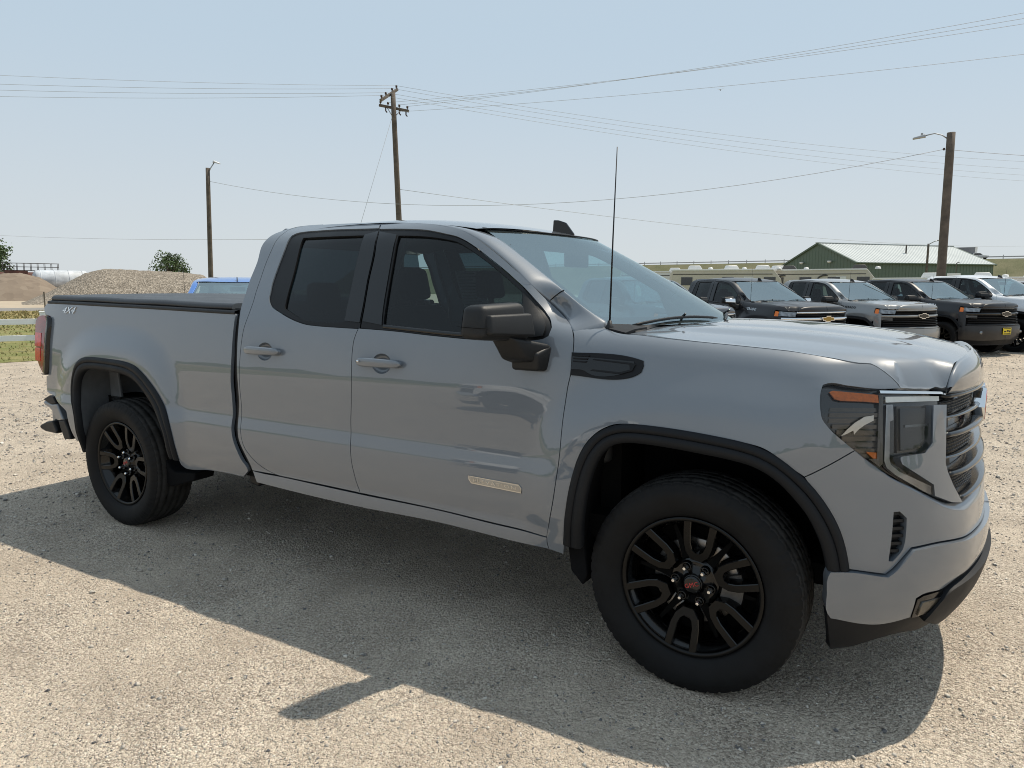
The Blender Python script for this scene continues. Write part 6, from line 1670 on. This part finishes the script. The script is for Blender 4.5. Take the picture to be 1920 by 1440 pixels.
tube('brace', [v + [0, 0, -1.25], arm1[0] + (arm1[1] - arm1[0]) * .25], .02, M['galv'], t, 6); tube('brace', [v + [0, 0, -1.25], arm1[0] + (arm1[1] - arm1[0]) * .75], .02, M['galv'], t, 6)
def wire(label, p, q, sag, rad=.0075, grp='overhead wires'):
    p = np.array(p, float); q = np.array(q, float); n = 26
    pts = [p + (q - p) * s - [0, 0, 4 * sag * s * (1 - s)] for s in np.linspace(0, 1, n)]
    o = tube('overhead_wire', pts, rad, M['wire'], None, 5); tag(o, label, 'wire', grp); return o
def beyond(p, q, k): p = np.array(p, float); q = np.array(q, float); return p + (q - p) * k
for i, (q) in enumerate(((-37.9, 14.0, 11.75), (-37.7, 13.9, 11.3), (-37.2, 13.6, 10.9), (-37.3, 13.7, 10.65))):
    wire(('topmost', 'second', 'third', 'lowest')[i] + ' of the wires running from the utility pole to the left edge', att[4 + (3 - i)], beyond(att[4 + (3 - i)], q, 1.6), .25)
for i, q in enumerate(((2.4, 26.7, 11.0), (2.4, 27.3, 11.0), (2.5, 27.9, 11.0))):
    wire(('topmost', 'middle', 'lowest')[i] + ' of three wires climbing from the utility pole to the top right corner', att[3 - i], beyond(att[3 - i], q, 1.35), .45)
wire('lowest of the wires climbing from the utility pole to the right edge', v + b + [0, 0, -.95], beyond(v + b + [0, 0, -.95], (2.6, 29.4, 10.3), 1.35), .35)
for i, q in enumerate(((4.8, 57.1, 10.8), (5.1, 60.8, 10.8), (5.3, 64.1, 10.8), (5.3, 65.8, 10.6))):
    wire(('highest', 'second', 'third', 'lowest')[i] + ' of four wires falling from the utility pole behind the right lamp post', att[7 - i], beyond(att[7 - i], q, 1.3), .9)
wire('slack cable hung between the two wooden lamp posts', LL, LR, 1.75, .010)
wire('cable leaving the right lamp post for the right edge', LR, LR + [7., .9, -.9], .1, .009)
up_ = np.array((-24.28, 26.38, 6.79))
wire('long wire from the utility pole down over the shed roof', up_, (10.5, 112.0, 7.2), 1.0, .011)
wire('wire from behind the cab to the left edge', polar(-46.0, 42, 4.35), (-90.0, 33.0, 7.55), .25, .011)
tube_g = tube('guy_wire', [b + v + np.array([0, 0, -1.0]), b + v * .02 + np.array([-3.0, -2.2, 0])], .010, M['wire'], None, 5); tag(tube_g, 'guy wire slanting from the utility pole to the ground', 'wire')
# ---------------------------------------------------------------- green shed
M['shed_green'] = plain('green_steel_siding', (.085, .125, .092), .5, var=.08, scale=.3); M['shed_roof'] = plain('pale_steel_roof', (.42, .455, .455), .5, .0, var=.06, scale=.3); M['trim_white'] = plain('white_metal_trim', (.7, .7, .7), .5)
B0 = np.array((-8.75, 94.0)); uu = np.array((.638, .770)); vv_ = np.array((-.770, .638)); LEN, WID, EAVE, RIDGE = 23.4, 12.9, 5.0, 7.65
shed = thing('green_shed', 'green ribbed steel shed with pale metal roof behind the parked pickups', 'building', (B0[0], B0[1], -.1), math.atan2(.770, .638))
def ribbed(name, length, top, mat, par, place, pitch=.55, rib=.07, dep=.035):
    """upright ribbed sheet; place(s, h, out) gives a point"""
    ss = [0.]
    o_ = [0.]
    x = 0
    while x < length - 1e-6:
        for ds, d in ((pitch - 2 * rib, 0), (rib * .4, dep), (rib * 1.2, dep), (rib * .4, 0)):
            x = min(x + ds, length); ss.append(x); o_.append(d)
    V = []
    for s, d in zip(ss, o_): V += [place(s, 0., d), place(s, 1., d)]
    return mk(name, V, grid_faces(len(ss), 2), mat, par, False)
ribbed('wall', LEN, 1, M['shed_green'], shed, lambda s, h, d: (s, -d, h * EAVE))
ribbed('wall', LEN, 1, M['shed_green'], shed, lambda s, h, d: (LEN - s, WID + d, h * EAVE))
def gable(s): return EAVE + (RIDGE - EAVE) * (1 - abs(s - WID / 2) / (WID / 2))
ribbed('gable_wall', WID, 1, M['shed_green'], shed, lambda s, h, d: (-d, WID - s, h * (gable(WID - s) - .02)))
ribbed('gable_wall', WID, 1, M['shed_green'], shed, lambda s, h, d: (LEN + d, s, h * (gable(s) - .02)))
sl = math.hypot(WID / 2 + .3, (RIDGE - EAVE) * (WID / 2 + .3) / (WID / 2))
for sd in (0, 1):
    def rp(s, h, d, sd=sd):
        y = -.3 + (WID / 2 + .3) * h; z = RIDGE - (RIDGE - EAVE) * (WID / 2 - y) / (WID / 2) + .06 + d
        return (s - .25, y if sd == 0 else WID - y, z)
    o = ribbed('roof', LEN + .5, 1, M['shed_roof'], shed, rp)
    if sd == 1: o.data.flip_normals()
box_obj('ridge_cap', (-.3, WID / 2 - .25, RIDGE + .02), (LEN + .3, WID / 2 + .25, RIDGE + .14), M['shed_roof'], shed, .03)
for s, k in ((0, -1), (LEN, 1)):
    for y0, y1 in ((-.32, WID / 2), (WID + .32, WID / 2)):
        z0 = EAVE - (RIDGE - EAVE) * .32 / (WID / 2)
        beam('rake_trim', (s + k * .12, y0, z0), (s + k * .12, y1, RIDGE), .10, M['shed_green'], shed)
box_obj('gutter', (-.2, -.42, EAVE - .16), (LEN + .2, -.30, EAVE - .02), M['shed_green'], shed, .02)
for y in (4.0, 9.0): 
    V, F = lathe_arrays([(.001, .0), (.28, .0), (.22, .22), (.001, .3)], 12, 'z'); mk('wall_lamp', [(-.35 + q[0], y + q[1], 5.3 - q[2]) for q in V], F, M['trim_white'], shed)
for x in (11.5,): tube('flue', [(x, 3.2, 6.2), (x, 3.2, 7.5)], .09, M['steel_dark'], shed, 8)
# ---------------------------------------------------------------- camper trailers behind the row
M['rv_white'] = plain('camper_white', (.66, .66, .64), .4, var=.05, scale=.4); M['rv_beige'] = plain('camper_beige', (.50, .46, .39), .45, var=.06, scale=.4); M['rv_dark'] = plain('camper_graphic', (.06, .055, .05), .5); M['rv_window'] = plain('camper_window', (.02, .022, .025), .1, coat=.6)
def camper(label, az, R, length, h, rz, mat, units=2, swoosh=True, win=4, ac_mat=None):
    c = polar(az, R); t = thing('camper_trailer', label, 'camper', tuple(c), rz, 'camper trailers behind the parked pickups')
    L2 = length / 2
    prism_obj('body', [(-L2, .75), (L2 - .5, .75), (L2, 1.5), (L2 - .15, 2.4), (L2 - .7, h), (-L2 + .1, h), (-L2, h - .15)], -1.25, 1.25, mat, t, bevel=.05)
    box_obj('roof_edge', (-L2 + .1, -1.29, h - .06), (L2 - .75, 1.29, h + .05), M['rv_white'], t, .02)
    for k in range(units):
        x = -L2 * .55 + length * .62 * k / max(1, units - 1) if units > 1 else 0.
        hexa_obj('roof_unit', [(x - .55, -.35, h + .05), (x + .55, -.35, h + .05), (x + .55, .35, h + .05), (x - .55, .35, h + .05), (x - .42, -.3, h + .36), (x + .35, -.3, h + .36), (x + .35, .3, h + .36), (x - .42, .3, h + .36)], ac_mat or M['rv_white'], t, .05, 2)
        V, F = lathe_arrays([(.001, .2), (.16, .16), (.2, 0)], 12, 'z'); mk('roof_vent', [(x + 1.2 + q[0], .2 + q[1], h + .05 + q[2]) for q in V], F, M['rv_white'], t)
    for k in range(win):
        x = -L2 + length * (.14 + .74 * k / max(1, win - 1))
        for y in (-1.262,):
            box_obj('window', (x - .42, y - .015, h - 1.15), (x + .42, y + .015, h - .55), M['rv_window'], t, .01)
    box_obj('door', (L2 * .30, -1.275, .85), (L2 * .30 + .7, -1.255, 2.6), M['rv_white'], t, .01)
    if swoosh:
        for k, x0 in enumerate((-L2 * .62, L2 * .12)):
            pts = [(x0 + .55 * math.cos(a), -1.27, h - .80 + .38 * math.sin(a)) for a in np.linspace(.4 * math.pi, 1.5 * math.pi, 14)] + [(x0 + 1.3, -1.27, h - 1.22)]
            tube('graphic', pts, [.02] + [.06] * 13 + [.02], M['rv_dark'], t, 6)
    box_obj('stripe', (-L2 + .1, -1.265, h - .36), (L2 - .8, -1.252, h - .30), M['rv_dark'], t)
    for x in (-.5, .4):
        V, F = lathe_arrays([(.001, -.12), (.2, -.12), (.36, -.10), (.38, 0), (.36, .1), (.001, .1)], 18, 'y', cx=x, cz=.38)
        for y in (-1.1, 1.1): mk('wheel', [(q[0], q[1] + y, q[2]) for q in V], F, M['tyre'], t)
    tube('tow_bar', [(L2 - .2, 0, .6), (L2 + 1.1, 0, .55)], .06, M['steel_dark'], t, 6)
    return t
camper('long white camper with flat roof farthest left behind the charcoal pickup', -18.3, 66, 9.5, 3.20, math.radians(16), M['rv_white'], 1, False, 3)
camper('cream camper with roof air conditioner behind the black chrome pickup', -14.6, 58, 8.2, 3.12, math.radians(22), M['rv_beige'], 2, False, 3)
camper('white camper with square roof unit left of the green shed', -12.6, 63, 6.6, 3.25, math.radians(38), M['rv_white'], 2, False, 2)
camper('beige camper with dark curved graphics in front of the green shed', -7.9, 60, 8.0, 3.12, math.radians(4), M['rv_beige'], 2, True, 4, M['rv_dark'])
camper('low white camper behind the leaning lamp post', -.8, 52, 6.4, 2.32, math.radians(-6), M['rv_white'], 1, False, 3)
camper('white camper with several roof vents at the right edge', 4.6, 56, 8.6, 2.38, math.radians(-4), M['rv_white'], 3, False, 3)
# ---------------------------------------------------------------- highway embankment
M['bank'] = grass_mat('bank_grass', (.12, .125, .07), (.17, .16, .10), .25); M['concrete'] = plain('grey_concrete', (.30, .30, .29), .9, var=.1, scale=.2)
e0 = polar(-34, 285, 0)[:2]; e1 = polar(14, 250, 0)[:2]; ed_ = (e1 - e0) / np.linalg.norm(e1 - e0); en = np.array([-ed_[1], ed_[0]]); EL = float(np.linalg.norm(e1 - e0)); CREST = 9.85
def bank_pt(a, c, z): q = e0 + ed_ * a + en * c; return (q[0], q[1], z)
rows = []
for c, z in ((-26, -.1), (-18, 3.0), (-10, 6.6), (-5.2, CREST - .1), (-4.5, CREST), (4.5, CREST), (26, -.1)):
    rows.append([bank_pt(a, c, z + (.25 * rng.normal() if -22 < c < -5.5 else 0)) for a in np.linspace(-60, EL + 160, 50)])
structure(loft('embankment', rows, M['bank'], None, flip=True))
rows = [[bank_pt(a, c, CREST + .05) for a in np.linspace(-60, EL + 160, 20)] for c in (-4.4, 4.4)]
structure(loft('highway', rows, M['asphalt'], None, flip=True))
gr = thing('guard_rail', 'steel guard rail along the top of the highway embankment', 'guard rail', bank_pt(0, -4.0, CREST))
g0_ = np.array(bank_pt(0, -4.0, CREST))
beam('rail', np.array(bank_pt(-50, -4.0, CREST + .62)) - g0_, np.array(bank_pt(EL + 150, -4.0, CREST + .62)) - g0_, .15, M['galv'], gr)
for k in range(46):
    a = 20 + k * (EL + 40) / 46.; q = np.array(bank_pt(a, -3.8, CREST)) - g0_
    box_obj('post', (q[0] - .09, q[1] - .09, -.2), (q[0] + .09, q[1] + .09, 1.15), M['galv'], gr)
# lorry and white car on the highway
def on_bank(az):
    """distance along the bank whose bearing from the camera is az"""
    aa = np.linspace(0, EL + 100, 2000); P = np.array([bank_pt(x, -1.8, 0)[:2] for x in aa]); b_ = np.degrees(np.arctan2(P[:, 0] - CAM[0], P[:, 1] - CAM[1]))
    return float(aa[np.argmin(np.abs(b_ - az))])
rzb = math.atan2(ed_[1], ed_[0])
lt = thing('box_trailer', 'grey box trailer driving along the highway embankment', 'trailer', bank_pt(on_bank(.75), .6, CREST + .05), rzb)
box_obj('box', (-4.2, -1.25, 1.0), (4.2, 1.25, 3.5), plain('trailer_grey', (.17, .175, .19), .6, var=.1, scale=.3), lt, .04)
box_obj('end_frame', (3.7, -1.28, .95), (4.25, 1.28, 3.55), M['rv_white'], lt, .03)
for x in (-3.2, -2.0, 3.0):
    for y in (-1.0, 1.0):
        V, F = lathe_arrays([(.001, -.14), (.45, -.14), (.5, -.1), (.5, .1), (.45, .14), (.001, .14)], 16, 'y', cx=x, cy=y, cz=.5); mk('wheel', V, F, M['tyre'], lt)
cr = thing('white_car', 'white crew-cab car on the highway in front of the grey trailer', 'car', bank_pt(on_bank(1.75), -2.0, CREST + .05), rzb)
prism_obj('body', [(-2.7, .45), (2.5, .45), (2.7, .6), (2.6, 1.0), (1.3, 1.15), (.6, 1.75), (-1.0, 1.8), (-1.2, 1.15), (-2.7, 1.15)], -.95, .95, M['rv_white'], cr, bevel=.06)
prism_obj('window', [(-.9, 1.18), (1.05, 1.18), (.5, 1.65), (-.8, 1.68)], -.97, -.955, M['rv_window'], cr); prism_obj('window', [(-.9, 1.18), (1.05, 1.18), (.5, 1.65), (-.8, 1.68)], .955, .97, M['rv_window'], cr)
for x in (-1.75, 1.75):
    for y in (-.85, .85):
        V, F = lathe_arrays([(.001, -.12), (.36, -.12), (.40, -.08), (.40, .08), (.36, .12), (.001, .12)], 16, 'y', cx=x, cy=y, cz=.40); mk('wheel', V, F, M['tyre'], cr)
# ---------------------------------------------------------------- bird in the sky
bp_ = polar(-15.42, 60, 1.526 + 60 * math.tan(math.radians(14.4)))
bd = thing('bird', 'tiny bird gliding in the sky below the upper wires', 'bird', tuple(bp_), .4)
V, F = lathe_arrays([(.001, -.16), (.03, -.10), (.04, 0), (.025, .10), (.001, .2)], 8, 'y'); mk('body', V, F, M['rv_dark'], bd)
mk('wing', [(0, -.05, .02), (.16, -.03, .09), (.30, -.10, .05), (.15, .03, .08), (0, .06, .02)], [(0, 1, 3, 4), (1, 2, 3)], M['trim_white'], bd, False)
mk('wing', [(0, -.05, .02), (-.16, -.03, .09), (-.30, -.10, .05), (-.15, .03, .08), (0, .06, .02)], [(4, 3, 1, 0), (3, 2, 1)], M['trim_white'], bd, False)
# ---------------------------------------------------------------- what lies behind the photographer, seen mirrored in the lacquer
n = 220; rows = [[], [], []]
for i in range(n):
    az = 70 + 220 * i / (n - 1); h = max(.3, 1.6 + 1.5 * rng.random() + 1.6 * math.sin(i * .7) * math.sin(i * .23))
    for j, (r, z) in enumerate(((175, -.2), (177, h * .75), (184, h))): rows[j].append(polar(az, r + rng.uniform(-2, 2), z))
tl_ = loft('treeline', rows, M['leaf'], None); tag(tl_, 'far dark tree line mirrored in the grey pickup\'s doors', 'trees', kind='stuff')
